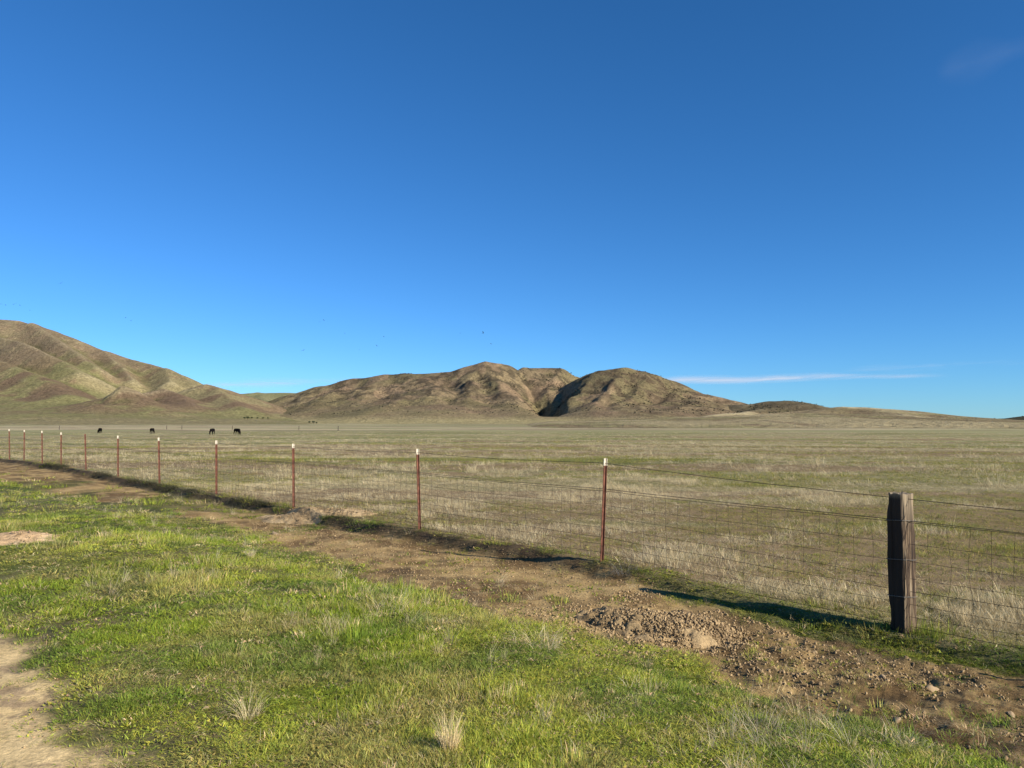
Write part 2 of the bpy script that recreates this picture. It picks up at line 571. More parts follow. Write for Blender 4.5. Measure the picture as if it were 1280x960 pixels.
def col_dark(x, y, h, c, px):
    a = fbm(x / 90, y / 150, 4, 97)
    return mix((0.12, 0.088, 0.055), (0.058, 0.055, 0.032), sstep(0.4, 0.6, a))


LEFT = [
    [(-420, 430, 2000, 330), (-250, 405, 1980, 330), (-100, 397, 1950, 330), (-20, 398, 1900, 330), (22, 400, 1880, 320), (60, 411, 1850, 300), (100, 426, 1800, 270),
     (130, 438, 1780, 240), (165, 449, 1750, 210), (195, 457, 1700, 180), (222, 468, 1620, 150), (242, 481, 1540, 100)],
    [(262, 486, 1440, 80), (285, 489, 1430, 95), (305, 495, 1420, 100), (325, 505, 1380, 90), (345, 518, 1340, 60)],
    [(-120, 420, 1850, 130), (-20, 416, 1750, 120), (30, 428, 1620, 110), (70, 446, 1500, 100), (100, 464, 1400, 90)],
    [(40, 404, 1850, 120), (90, 436, 1640, 100), (118, 458, 1500, 85)],
    [(-80, 436, 1600, 120), (0, 452, 1420, 105), (50, 470, 1300, 95), (85, 492, 1180, 80)],
    [(-160, 450, 1500, 110), (-60, 474, 1320, 95), (-10, 492, 1200, 85), (30, 508, 1080, 70)],
    [(130, 440, 1760, 90), (150, 458, 1620, 75), (165, 474, 1500, 60)],
    [(128, 497, 1110, 62), (152, 481, 1120, 74), (172, 496, 1100, 64), (195, 512, 1060, 60)],
    [(100, 512, 1040, 60), (122, 506, 1040, 60)],
    [(180, 491, 1270, 58), (205, 485, 1290, 66), (222, 491, 1270, 60), (240, 508, 1160, 55)],
    [(205, 462, 1660, 85), (212, 476, 1500, 65)],
    [(240, 485, 1420, 70), (258, 480, 1420, 85), (272, 485, 1400, 75), (288, 499, 1290, 60), (304, 510, 1200, 50)],
    [(60, 520, 900, 90), (160, 523, 880, 90), (260, 523, 900, 90), (330, 523, 980, 80)],
    [(-300, 500, 1050, 130), (-150, 508, 1000, 110), (0, 516, 950, 100)],
]
MID = [
    [(318, 514, 1560, 60), (340, 503, 1620, 100), (365, 494, 1680, 140), (400, 483, 1700, 190), (440, 474, 1750, 230), (490, 469, 1750, 250), (530, 467, 1750, 250), (560, 465, 1750, 250),
     (582, 459, 1750, 250), (606, 454, 1750, 250), (640, 454, 1780, 240), (662, 459, 1820, 200), (690, 460, 1850, 170), (708, 462, 1850, 150), (722, 470, 1850, 130)],
    [(716, 476, 1700, 130), (735, 467, 1650, 180), (762, 462, 1600, 210), (785, 461, 1600, 210), (808, 466, 1580, 200), (832, 475, 1560, 160), (860, 489, 1500, 140), (885, 495, 1480, 130), (915, 501, 1440, 110), (960, 512, 1380, 90)],
    [(505, 470, 1740, 130), (528, 474, 1640, 125), (540, 480, 1500, 120), (548, 492, 1360, 105), (545, 506, 1220, 90), (530, 518, 1100, 60)],
    [(606, 456, 1740, 110), (616, 470, 1620, 85), (630, 484, 1480, 75), (642, 495, 1360, 80), (648, 508, 1240, 75), (640, 520, 1120, 50)],
    [(606, 458, 1740, 110), (590, 474, 1600, 85), (582, 490, 1430, 75), (580, 506, 1260, 65), (572, 519, 1130, 50)],
    [(440, 476, 1740, 110), (425, 488, 1600, 90), (405, 502, 1440, 75), (385, 514, 1300, 55)],
    [(480, 471, 1740, 110), (462, 484, 1600, 90), (450, 498, 1450, 80), (438, 512, 1280, 60)],
    [(505, 496, 1340, 85), (480, 508, 1220, 75), (450, 519, 1100, 50)],
    [(395, 486, 1690, 100), (375, 500, 1560, 75), (350, 513, 1430, 50)],
    [(655, 458, 1800, 80), (660, 474, 1680, 55), (668, 490, 1540, 45)],
    [(700, 462, 1840, 80), (694, 472, 1740, 60), (688, 486, 1600, 45)],
    [(745, 466, 1640, 95), (732, 480, 1500, 70), (714, 497, 1350, 60), (700, 514, 1200, 45)],
    [(785, 462, 1590, 100), (768, 476, 1460, 70), (752, 494, 1320, 60), (744, 512, 1180, 50), (742, 522, 1080, 40)],
    [(808, 467, 1580, 95), (800, 482, 1440, 75), (786, 498, 1310, 60), (776, 512, 1190, 55)],
    [(840, 480, 1550, 90), (838, 494, 1420, 75), (818, 506, 1290, 60), (795, 517, 1150, 45)],
    [(880, 495, 1470, 80), (868, 505, 1320, 65), (840, 515, 1180, 55), (800, 523, 1040, 40)],
    [(700, 526, 900, 70), (790, 526, 880, 70), (880, 522, 900, 70)],
]
MIDG = [
    ([(648, 462, 1800, 0.5), (664, 474, 1650, 1.0), (674, 492, 1480, 1.2), (684, 512, 1280, 1.1), (694, 524, 1120, 0.5)], 27, 24),
    ([(706, 470, 1700, 0.5), (700, 486, 1560, 1.0), (690, 506, 1380, 1.0), (686, 516, 1260, 0.8)], 18, 26),
    ([(772, 470, 1540, 0.6), (758, 486, 1430, 1.0), (738, 500, 1300, 0.8)], 6, 24),
    ([(735, 480, 1560, 0.6), (728, 494, 1440, 1.0)], 5, 22),
    ([(795, 484, 1440, 0.7), (770, 500, 1290, 1.0), (758, 514, 1180, 0.5)], 6, 24),
    ([(600, 470, 1640, 0.8), (606, 490, 1450, 1.0), (612, 508, 1280, 0.8)], 2, 26),
    ([(560, 474, 1640, 0.6), (570, 492, 1450, 1.0), (562, 508, 1260, 0.6)], 9, 26),
    ([(838, 492, 1480, 0.6), (822, 502, 1370, 1.0), (800, 510, 1280, 0.6)], 10, 24),
]
RIGHT = [
    [(900, 506, 1400, 90), (935, 505, 1340, 100), (962, 501, 1340, 110), (985, 500, 1330, 110), (1005, 502, 1310, 100), (1030, 508, 1280, 90), (1060, 515, 1240, 70)],
    [(1000, 518, 1080, 90), (1030, 512, 1060, 110), (1055, 509, 1040, 120), (1082, 509, 1040, 120), (1112, 512, 1060, 130), (1150, 517, 1100, 130), (1200, 522, 1120, 120), (1240, 526, 1120, 90)],
    [(1055, 509, 1030, 80), (1010, 516, 900, 60), (960, 522, 780, 50), (900, 528, 660, 35)],
    [(1030, 512, 1050, 70), (960, 516, 960, 60), (900, 521, 860, 50), (850, 526, 760, 35)],
    [(1082, 510, 1030, 80), (1130, 518, 900, 65), (1190, 526, 780, 60), (1240, 531, 660, 45)],
    [(1030, 517, 900, 70), (1060, 522, 760, 60), (1110, 528, 640, 45)],
    [(960, 510, 1300, 70), (930, 514, 1180, 55), (880, 520, 1020, 45)],
    [(1112, 512, 1060, 90), (1180, 520, 960, 80), (1260, 527, 860, 70)],
    [(880, 520, 780, 150), (930, 518, 760, 180), (1010, 515, 740, 210), (1060, 516, 720, 210), (1140, 521, 720, 170), (1210, 525, 740, 140)],
    [(860, 523, 620, 140), (960, 523, 540, 150), (1060, 523, 520, 150), (1150, 527, 540, 120)],
]
FAR = [[(150, 500, 2900, 300), (230, 493, 2900, 300), (320, 491, 2850, 320), (372, 491, 2850, 320), (430, 492, 2900, 320), (520, 500, 2900, 260)],
       [(320, 492, 2850, 160), (335, 500, 2600, 130), (345, 510, 2300, 100)]]
DARK = [[(1195, 526, 2900, 130), (1225, 524, 2950, 150), (1252, 523, 3000, 160), (1285, 519, 3000, 190), (1330, 512, 3000, 230), (1420, 508, 3050, 280), (1600, 505, 3100, 300), (1900, 515, 3100, 300)]]

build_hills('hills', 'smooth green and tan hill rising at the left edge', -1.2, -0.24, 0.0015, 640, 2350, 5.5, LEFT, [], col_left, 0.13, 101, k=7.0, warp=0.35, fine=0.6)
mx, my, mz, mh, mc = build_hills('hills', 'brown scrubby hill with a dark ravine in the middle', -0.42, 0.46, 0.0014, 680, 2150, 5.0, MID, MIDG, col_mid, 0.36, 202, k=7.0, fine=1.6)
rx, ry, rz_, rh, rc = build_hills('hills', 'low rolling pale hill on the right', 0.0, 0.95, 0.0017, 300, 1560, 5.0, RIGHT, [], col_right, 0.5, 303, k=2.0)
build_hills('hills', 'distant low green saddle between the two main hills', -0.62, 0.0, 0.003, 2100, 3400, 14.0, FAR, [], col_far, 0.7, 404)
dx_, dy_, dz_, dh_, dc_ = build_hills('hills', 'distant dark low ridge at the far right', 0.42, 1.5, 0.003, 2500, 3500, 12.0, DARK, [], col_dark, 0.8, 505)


# ------------------------------------------------------------------ scrub dotted over the hills (uncountable)
def gn_scatter(name, pts, rot, scl, idx, tint, protos, mat_unused=None):
    """one object: points carrying instances of the given prototype meshes"""
    me = bpy.data.meshes.new(name)
    n = len(pts)
    me.vertices.add(n)
    me.vertices.foreach_set('co', np.asarray(pts, dtype=np.float32).ravel())
    for an, ty, key, arr in (('srot', 'FLOAT_VECTOR', 'vector', rot), ('sscl', 'FLOAT_VECTOR', 'vector', scl)):
        a = me.attributes.new(an, ty, 'POINT'); a.data.foreach_set(key, np.asarray(arr, dtype=np.float32).ravel())
    a = me.attributes.new('sidx', 'INT', 'POINT'); a.data.foreach_set('value', np.asarray(idx, dtype=np.int32))
    a = me.attributes.new('tint', 'FLOAT_COLOR', 'POINT')
    c = np.ones((n, 4), dtype=np.float32); c[:, :3] = tint; a.data.foreach_set('color', c.ravel())
    o = bpy.data.objects.new(name, me)
    COL.objects.link(o)
    coll = bpy.data.collections.new(name + '_shapes')
    for k, p in enumerate(protos):
        p.name = name + '_shape_%02d' % k
        coll.objects.link(p)
    ng = bpy.data.node_groups.new(name, 'GeometryNodeTree')
    ng.interface.new_socket('Geometry', in_out='INPUT', socket_type='NodeSocketGeometry')
    ng.interface.new_socket('Geometry', in_out='OUTPUT', socket_type='NodeSocketGeometry')
    gi = ng.nodes.new('NodeGroupInput'); go = ng.nodes.new('NodeGroupOutput')
    ip = ng.nodes.new('GeometryNodeInstanceOnPoints')
    ci = ng.nodes.new('GeometryNodeCollectionInfo')
    ci.inputs['Collection'].default_value = coll
    ci.inputs['Separate Children'].default_value = True
    ci.inputs['Reset Children'].default_value = True
    ip.inputs['Pick Instance'].default_value = True
    def na(nm, ty):
        q = ng.nodes.new('GeometryNodeInputNamedAttribute'); q.data_type = ty; q.inputs['Name'].default_value = nm
        return q.outputs['Attribute']
    L = ng.links.new
    L(gi.outputs[0], ip.inputs['Points']); L(ci.outputs[0], ip.inputs['Instance'])
    L(na('sidx', 'INT'), ip.inputs['Instance Index'])
    er = ng.nodes.new('FunctionNodeEulerToRotation')
    L(na('srot', 'FLOAT_VECTOR'), er.inputs[0]); L(er.outputs[0], ip.inputs['Rotation'])
    L(na('sscl', 'FLOAT_VECTOR'), ip.inputs['Scale'])
    L(ip.outputs[0], go.inputs[0])
    md = o.modifiers.new('scatter', 'NODES'); md.node_group = ng
    return o


def blade_mat(name, transl=0.35, rough=0.7):
    """leaf colour = per-blade attribute x per-tuft tint"""
    m = bpy.data.materials.new(name); m.use_nodes = True
    nt = m.node_tree; b = nt.nodes['Principled BSDF']; out = nt.nodes['Material Output']
    L = nt.links.new
    a = nt.nodes.new('ShaderNodeAttribute'); a.attribute_name = 'albedo'
    t = nt.nodes.new('ShaderNodeAttribute'); t.attribute_name = 'tint'; t.attribute_type = 'INSTANCER'
    vm = nt.nodes.new('ShaderNodeVectorMath'); vm.operation = 'MULTIPLY'
    L(a.outputs['Vector'], vm.inputs[0]); L(t.outputs['Vector'], vm.inputs[1])
    L(vm.outputs[0], b.inputs['Base Color'])
    b.inputs['Roughness'].default_value = rough
    b.inputs['Specular IOR Level'].default_value = 0.2
    if transl:
        tr = nt.nodes.new('ShaderNodeBsdfTranslucent'); L(vm.outputs[0], tr.inputs['Color'])
        mxs = nt.nodes.new('ShaderNodeMixShader'); mxs.inputs[0].default_value = transl
        L(b.outputs[0], mxs.inputs[1]); L(tr.outputs[0], mxs.inputs[2]); L(mxs.outputs[0], out.inputs['Surface'])
    return m


M_blade = blade_mat('grass_blade', 0.35)
M_clod = blade_mat('soil_clod', 0.0, 0.95)
M_bush = blade_mat('scrub_leaf', 0.15)


def rock_proto(seed, sub=2, flat=0.7, rough=0.35, mat=None):
    r = np.random.default_rng(seed)
    import bmesh
    bm = bmesh.new(); bmesh.ops.create_icosphere(bm, subdivisions=sub, radius=1.0)
    v = np.array([p.co[:] for p in bm.verts]); f = np.array([[q.index for q in g.verts] for g in bm.faces])
    bm.free()
    dirs = r.normal(size=(14, 3)); dirs /= np.linalg.norm(dirs, axis=1)[:, None]
    for q in dirs:                                   # facet by cutting with random planes
        dd = v @ q; lim = r.uniform(0.38, 0.85)
        v = v - np.maximum(dd - lim, 0)[:, None] * q * 0.9
    v *= (1 + rough * (r.random(len(v)) - 0.5) * 0.5)[:, None]
    v *= np.array([1, r.uniform(0.7, 1), flat])
    o = mesh_np('rock', v, f, mat, link=False)
    add_col(o, 'albedo', np.ones((len(v), 3)) * (0.85 + 0.3 * r.random(len(v)))[:, None])
    return o


def scatter_scrub():
    P = []; T = []; S = []
    def pick(x, y, z, h, c, pxlo, pxhi, n, hmin, bias, smin, smax, col):
        px = x / y * FPX + 640
        nz = fbm(x / 38, y / 55, 3, 777)
        w = (px > pxlo) * (px < pxhi) * (h > hmin) * np.clip((nz - bias - 0.06) * 8, 0, 1) * (0.35 + np.clip(-c, 0, 5)) * y
        w = w / w.sum()
        ii = rng.choice(len(x), n, p=w)
        jit = rng.normal(size=(n, 2)) * 2.5
        s = rng.uniform(smin, smax, n) * rng.uniform(0.6, 1.0, n)
        P.append(np.stack([x[ii] + jit[:, 0], y[ii] + jit[:, 1], z[ii] + s * 0.25], 1))
        S.append(np.stack([s * 1.2, s * 1.2, s * 0.8], 1))
        T.append(np.ones((n, 3)) * np.array(col) * rng.uniform(0.6, 1.3, n)[:, None])
    pick(mx, my, mz, mh, mc, 330, 980, 6500, 14, 0.40, 0.7, 1.7, (0.070, 0.060, 0.036))
    pick(mx, my, mz, mh, mc, 640, 980, 2600, 16, 0.42, 0.9, 2.3, (0.052, 0.047, 0.028))
    # scrub on the right-hand hills, thickest on the darker rear ridge
    m = ry > 1200
    pick(rx[m], ry[m], rz_[m], rh[m], rc[m], 880, 1080, 900, 8, 0.30, 0.9, 2.2, (0.045, 0.046, 0.026))
    pick(dx_, dy_, dz_, dh_, dc_, 1180, 1400, 700, 4, 0.2, 2.0, 4.5, (0.04, 0.042, 0.028))
    P_, S_, T_ = np.vstack(P), np.vstack(S), np.vstack(T)
    n = len(P_)
    rot = np.zeros((n, 3)); rot[:, 2] = rng.uniform(0, 6.28, n)
    protos = [rock_proto(900 + k, 1, 0.9, 0.9, M_bush) for k in range(3)]
    o = gn_scatter('hillside_scrub', P_, rot, S_, rng.integers(0, 3, n), T_, protos)
    tag(o, 'small dark scrub bushes dotted over the hillsides', 'scrub', kind='stuff')


scatter_scrub()


# ------------------------------------------------------------------ grass prototypes
def clump(seed, n, hgt, spread, width, lean, cols, curve=0.5, lie=0.0, segs=3, headed=False):
    """a tuft of curved tapering blades; (n blades) with per-blade colour"""
    r = np.random.default_rng(seed)
    V = []; F = []; C = []
    T = []
    for b in range(n):
        a = r.uniform(0, 2 * math.pi); rad = spread * math.sqrt(r.random())
        bx, by = rad * math.cos(a), rad * math.sin(a)
        la = a + r.normal() * 0.9
        h = hgt * r.uniform(0.45, 1.1)
        ln = lean * r.uniform(0.2, 1.2) + lie
        w = width * r.uniform(0.7, 1.3)
        wa = r.uniform(0, math.pi)
        wx, wy = math.cos(wa) * w / 2, math.sin(wa) * w / 2
        base = len(V)
        col = np.array(cols[r.integers(len(cols))]) * r.uniform(0.75, 1.25)
        ang = ln * 0.35
        px, py, pz = bx, by, -0.01
        for s in range(segs + 1):
            t = s / segs
            tap = 1 - 0.75 * t
            if s < segs:
                V += [(px - wx * tap, py - wy * tap, pz), (px + wx * tap, py + wy * tap, pz)]
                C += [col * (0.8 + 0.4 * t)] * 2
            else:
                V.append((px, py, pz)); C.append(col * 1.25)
            step = h / segs
            ang = min(ang + (ln * curve), 1.9)
            px += math.cos(la) * math.sin(ang) * step; py += math.sin(la) * math.sin(ang) * step; pz += math.cos(ang) * step
            pz = max(pz, 0.004)
        for s in range(segs - 1):
            F.append((base + 2 * s, base + 2 * s + 1, base + 2 * s + 3, base + 2 * s + 2))
        T.append((base + 2 * segs - 2, base + 2 * segs - 1, base + 2 * segs))
    return V, F, T, C


def clump_obj(*a, mat=None, name='tuft', link=False, tint=None, **k):
    V, F, T, C = clump(*a, **k)
    C = np.array(C)
    if tint is not None: C = C * np.array(tint)
    o = mesh_np(name, V, [np.array(F), np.array(T)], mat or M_blade, link=link)
    add_col(o, 'albedo', C)
    return o


G1 = [(1.0, 1.0, 1.0), (1.2, 1.1, 0.9), (0.75, 0.85, 0.8), (1.6, 1.25, 1.3)]
GD = [(1.0, 1.0, 1.0), (1.15, 1.1, 1.05), (0.7, 0.66, 0.6), (0.85, 0.9, 0.95)]
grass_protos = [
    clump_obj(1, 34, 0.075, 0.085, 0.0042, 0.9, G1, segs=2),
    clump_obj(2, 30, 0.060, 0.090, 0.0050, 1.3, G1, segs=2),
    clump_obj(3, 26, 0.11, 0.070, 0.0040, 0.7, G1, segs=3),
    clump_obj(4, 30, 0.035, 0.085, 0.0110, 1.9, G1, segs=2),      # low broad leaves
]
dry_protos = [
    clump_obj(11, 30, 0.26, 0.05, 0.0026, 0.7, GD, segs=4),
    clump_obj(12, 24, 0.20, 0.09, 0.0026, 1.3, GD, segs=4),
    clump_obj(13, 14, 0.26, 0.10, 0.0028, 0.6, GD, segs=4, lie=1.3),
    clump_obj(14, 18, 0.34, 0.04, 0.0030, 0.5, GD, segs=4),
]
# field prototypes: broader so that they hold up at distance
field_protos = [
    clump_obj(21, 26, 0.13, 0.14, 0.0060, 0.9, G1, segs=2),
    clump_obj(22, 26, 0.24, 0.12, 0.0045, 0.6, GD, segs=3),
    clump_obj(23, 22, 0.18, 0.14, 0.0050, 1.3, GD, segs=3),
]


def fan_points(n, r0, r1, power, amax=38.0):
    """random ground points in the view's sector, density falling with distance"""
    t = rng.random(n)
    if abs(power) < 1e-6: r = r0 * (r1 / r0) ** t
    else: r = (r0 ** power + t * (r1 ** power - r0 ** power)) ** (1 / power)
    a = np.radians(rng.uniform(-amax, amax, n))
    return r * np.sin(a), r * np.cos(a)


MOUNDS = []      # (x, y, radius) kept clear of grass, filled below
def mound_xy(px, py): return on_ground(px, py)
m1 = mound_xy(808, 768); m2 = mound_xy(876, 766); m3 = mound_xy(374, 640); m4 = mound_xy(436, 641); m5 = mound_xy(22, 677)
MOUNDS = [(m1[0], m1[1], 0.62), (m2[0], m2[1], 0.36), (m3[0], m3[1], 0.75), (m4[0], m4[1], 0.42), (m5[0], m5[1], 0.45)]


def clear_mounds(x, y):
    k = np.ones(len(x), bool)
    for (a, b, r) in MOUNDS: k &= np.hypot(x - a, y - b) > r * 0.92
    return k


# ---- short green turf on the camera side
def scatter_turf():
    X = []; Y = []; SC = []
    for n, r0, r1, pw, sc in ((52000, 2.6, 7.0, 1.2, 0.85), (36000, 7.0, 16, 1.0, 1.15), (16000, 16, 45, 0.8, 1.8)):
        x, y = fan_points(n, r0, r1, pw)
        X.append(x); Y.append(y); SC.append(np.full(n, sc))
    x, y, sc = np.concatenate(X), np.concatenate(Y), np.concatenate(SC)
    strip, track, d, s = zones(x, y)
    nl = fbm(x * 0.35, y * 0.35, 4, 51); nm = fbm(x * 1.7, y * 1.7, 4, 52)
    dens = (1 - strip) * (1 - track) * (1 - sstep(-0.1, 0.3, d))
    near_edge = 1 - 0.75 * (1 - sstep(6.8, 8.2, s)) * (1 - sstep(-5.8, -5.1, d + (nm - 0.5) * 0.9))
    p = dens * near_edge * (0.62 + 0.38 * sstep(0.36, 0.55, fbm(x * 4.5, y * 4.5, 3, 116))) + 0.035 * strip + 0.012 * track
    k = (rng.random(len(x)) < p) & clear_mounds(x, y)
    x, y, sc, d, s, nl, nm, strip = [q[k] for q in (x, y, sc, d, s, nl, nm, strip)]
    n = len(x)
    z = ground_z(x, y)
    hv = 0.55 + 1.1 * sstep(0.35, 0.7, fbm(x * 0.9, y * 0.9, 3, 111))
    # lusher towards the lower right, shorter near the track
    lush = np.maximum(sstep(-5.2, -3.6, d), 0.6 * sstep(7, 9, s))
    hv = hv * (0.42 + 0.30 * lush + 0.2 * sstep(0.5, 2.5, x)) * np.where(d > -1.2, 0.95, 1.0)
    tus = sstep(0.5, 0.68, fbm(x * 3.4, y * 3.4, 3, 115))
    hv = hv * (0.58 + 0.62 * tus)
    sc = sc * rng.uniform(0.6, 1.3, n)
    t1 = mix((0.215, 0.290, 0.030), (0.340, 0.385, 0.060), sstep(0.3, 0.7, fbm(x * 0.7, y * 0.7, 3, 112)))
    t1 = mix(t1, (0.36, 0.31, 0.13), sstep(0.52, 0.66, fbm(x * 2.4, y * 2.4, 3, 113)) * 0.5)
    t1 = mix(t1, (0.140, 0.220, 0.035), sstep(0.55, 0.68, fbm(x * 1.3, y * 1.3, 3, 114)) * 0.7)
    t1 = mix(t1, (0.23, 0.17, 0.10), (1 - lush) * sstep(0.45, 0.6, nl) * 0.6)
    rr = rng.random(n)
    straw = rr < 0.10
    t1[straw] = np.array((0.50, 0.42, 0.23)) * rng.uniform(0.8, 1.2, straw.sum())[:, None]
    t1 = t1 * rng.uniform(0.68, 1.35, n)[:, None] * np.where(d > -1.3, 0.72, 1.0)[:, None]  # fringe by the fence: darker green, with its shadows put into the tint
    idx = rng.choice(4, n, p=[0.30, 0.26, 0.10, 0.34])
    rot = np.stack([rng.normal(0, 0.12, n), rng.normal(0, 0.12, n), rng.uniform(0, 6.28, n)], 1)
    scl = np.stack([sc, sc, sc * hv], 1)
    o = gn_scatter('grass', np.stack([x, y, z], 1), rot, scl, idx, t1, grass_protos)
    tag(o, 'short green turf between the dirt track and the fence', 'grass', kind='stuff')


scatter_turf()


# ---- dry stalks standing in the turf and along the soil edge
def scatter_dry():
    x, y = fan_points(8000, 2.8, 22, 1.1)
    strip, track, d, s = zones(x, y)
    c = fbm(x * 0.8, y * 0.8, 4, 121)
    band = np.exp(-((d + 3.2) / 0.75) ** 2)             # dry fringe along the lower soil edge
    p = np.clip(sstep(0.52, 0.68, c) * 0.55 + band * 0.5 * sstep(0.38, 0.52, c) * sstep(1, 2.5, 9 - s) + 0.04, 0, 1)
    p *= (1 - strip * 0.85) * (1 - track) * (1 - sstep(-0.6, 0, d)) * sstep(-5.4, -4.2, d)
    k = (rng.random(len(x)) < p) & clear_mounds(x, y)
    x, y, d = x[k], y[k], d[k]
    n = len(x); z = ground_z(x, y)
    sc = rng.uniform(0.35, 0.85, n)
    t = mix((0.62, 0.50, 0.28), (0.80, 0.68, 0.44), rng.random(n)) * rng.uniform(0.7, 1.15, n)[:, None]
    rot = np.stack([rng.normal(0, 0.2, n), rng.normal(0, 0.2, n), rng.uniform(0, 6.28, n)], 1)
    ix = rng.choice(4, n, p=[.22, .3, .38, .1]); S3 = np.stack([sc] * 3, 1); P3 = np.stack([x, y, z], 1)
    # flattened straw litter on the bare strip and the field margin
    x, y = fan_points(26000, 3.2, 26, 1.0)
    strip, track, d, s = zones(x, y)
    k = (rng.random(len(x)) < strip * sstep(0.40, 0.62, fbm(x * 1.1, y * 1.1, 4, 123)) * 0.75 + 0.06 * strip) & clear_mounds(x, y)
    x, y = x[k], y[k]; m = len(x); z = ground_z(x, y) + 0.003
    sc = rng.uniform(0.18, 0.42, m)
    P3 = np.vstack([P3, np.stack([x, y, z], 1)]); S3 = np.vstack([S3, np.stack([sc, sc, sc * 0.3], 1)])
    ix = np.concatenate([ix, np.full(m, 2)]); rot = np.vstack([rot, np.stack([np.zeros(m), np.zeros(m), rng.uniform(0, 6.28, m)], 1)])
    t = np.vstack([t, mix((0.40, 0.32, 0.19), (0.56, 0.47, 0.30), rng.random(m))])
    o = gn_scatter('dry_grass', P3, rot, S3, ix, t, dry_protos)
    tag(o, 'pale dead grass stalks scattered through the green turf', 'dry grass', kind='stuff')


scatter_dry()


# ---- the field beyond the fence
def scatter_field():
    X = []; Y = []; SC = []
    for n, r0, r1, pw, sc in ((70000, 6.0, 22, 1.15, 0.80), (52000, 22, 70, 1.0, 1.35), (26000, 70, 230, 1.0, 2.2)):
        x, y = fan_points(n, r0, r1, pw, 36.5)
        X.append(x); Y.append(y); SC.append(np.full(n, sc))
    x, y, sc = np.concatenate(X), np.concatenate(Y), np.concatenate(SC)
    d = fence_d(x, y)
    f1 = fbm(x * 0.045 + 3, y * 0.16, 4, 61); f2 = fbm(x * 0.03, y * 0.30, 4, 62); f3 = fbm(x * 0.5, y * 0.9, 4, 63)
    red = sstep(0.525, 0.60, f2 * 0.75 + f3 * 0.25)
    p = sstep(0.0, 0.25, d) * (1 - 0.5 * red) * (0.7 + 0.3 * sstep(0.44, 0.54, fbm(x * 0.8, y * 1.1, 3, 134)))
    k = (rng.random(len(x)) < p) & clear_mounds(x, y)
    x, y, sc, f1, f2, f3, red, d = [q[k] for q in (x, y, sc, f1, f2, f3, red, d)]
    n = len(x); z = ground_z(x, y)
    r = np.hypot(x, y)
    gp = sstep(0.44, 0.60, f1 * 0.7 + f3 * 0.3) * 0.62 + 0.22
    gp = np.where(d < 1.3, gp + 0.2, gp)
    clumpy = fbm(x * 0.9, y * 1.3, 3, 131)
    gp = gp + (0.5 - clumpy) * 2.4 + 0.08
    big = fbm(x * 0.10, y * 0.22, 3, 133)
    gp = gp + (big - 0.5) * 3.6
    isg = rng.random(n) < gp
    idx = np.where(isg, 0, np.where(rng.random(n) < 0.55, 1, 2))
    tg = mix((0.185, 0.205, 0.040), (0.31, 0.295, 0.090), rng.random(n))
    td = mix((0.52, 0.42, 0.23), (0.74, 0.63, 0.39), rng.random(n))
    t = np.where(isg[:, None], tg, td) * rng.uniform(0.75, 1.25, n)[:, None]
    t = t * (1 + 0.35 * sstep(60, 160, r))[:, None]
    hv = np.where(isg, rng.uniform(0.45, 0.9, n), rng.uniform(0.22, 0.72, n) + 0.5 * (rng.random(n) < 0.06)) * (0.6 + 0.8 * sstep(0.4, 0.7, clumpy))
    hv = hv * np.where(isg, 1.0, 0.75 + 0.45 * sstep(0.56, 0.66, clumpy))
    hv = hv * 0.68
    hv = hv / (1 + 0.7 * sstep(60, 150, r))
    s_ = sc * rng.uniform(0.7, 1.2, n)
    rot = np.stack([rng.normal(0, 0.12, n), rng.normal(0, 0.12, n), rng.uniform(0, 6.28, n)], 1)
    o = gn_scatter('field_grass', np.stack([x, y, z], 1), rot, np.stack([s_, s_, s_ * hv], 1), idx, t, field_protos)
    tag(o, 'mixed dry and green pasture grass beyond the wire fence', 'grass', kind='stuff')


scatter_field()


def scatter_weeds():
    n = 1900
    s_ = np.concatenate([rng.uniform(4.5, 6.3, 260), rng.uniform(5.6, 34, n - 260)]); d_ = rng.normal(-0.14, 0.07, n)
    x0, y0 = FA / (FN * FN), -FB * FA / (FN * FN)
    x = x0 + (FB / FN) * s_ + (1 / FN) * d_; y = y0 + (1 / FN) * s_ + (-FB / FN) * d_
    c = fbm(s_ * 0.6, s_ * 0, 3, 151)
    k = rng.random(n) < sstep(0.42, 0.6, c) * np.where((s_ > 11) | (s_ < 6.3), 1.0, 0.35)
    x, y, s_ = x[k], y[k], s_[k]; n = len(x)
    sc = rng.uniform(0.45, 0.95, n) * np.where(s_ > 14, 0.9, 0.75)
    t = mix((0.060, 0.066, 0.026), (0.10, 0.085, 0.05), rng.random(n))
    rot = np.stack([rng.normal(0, .2, n), rng.normal(0, .2, n), rng.uniform(0, 6.28, n)], 1)
    o = gn_scatter('weeds', np.stack([x, y, ground_z(x, y)], 1), rot, np.stack([sc, sc, sc], 1), rng.integers(0, 3, n), t, [clump_obj(31, 30, 0.13, 0.10, 0.006, 1.2, G1, segs=3), clump_obj(32, 30, 0.10, 0.12, 0.010, 1.6, G1, segs=2), clump_obj(33, 24, 0.18, 0.09, 0.005, 0.9, G1, segs=3)])
    tag(o, 'low dark weeds growing in the cut bank under the fence', 'weeds', kind='stuff')


scatter_weeds()

# ------------------------------------------------------------------ soil mounds, clods and stones
M_mound = terrain_mat('loose_soil', 9.0, 60.0, 0.22, 0.35, 0.02)
M_mound_light = M_mound
clod_protos = [rock_proto(300 + k, 2, 0.75, 0.6, M_clod) for k in range(5)]


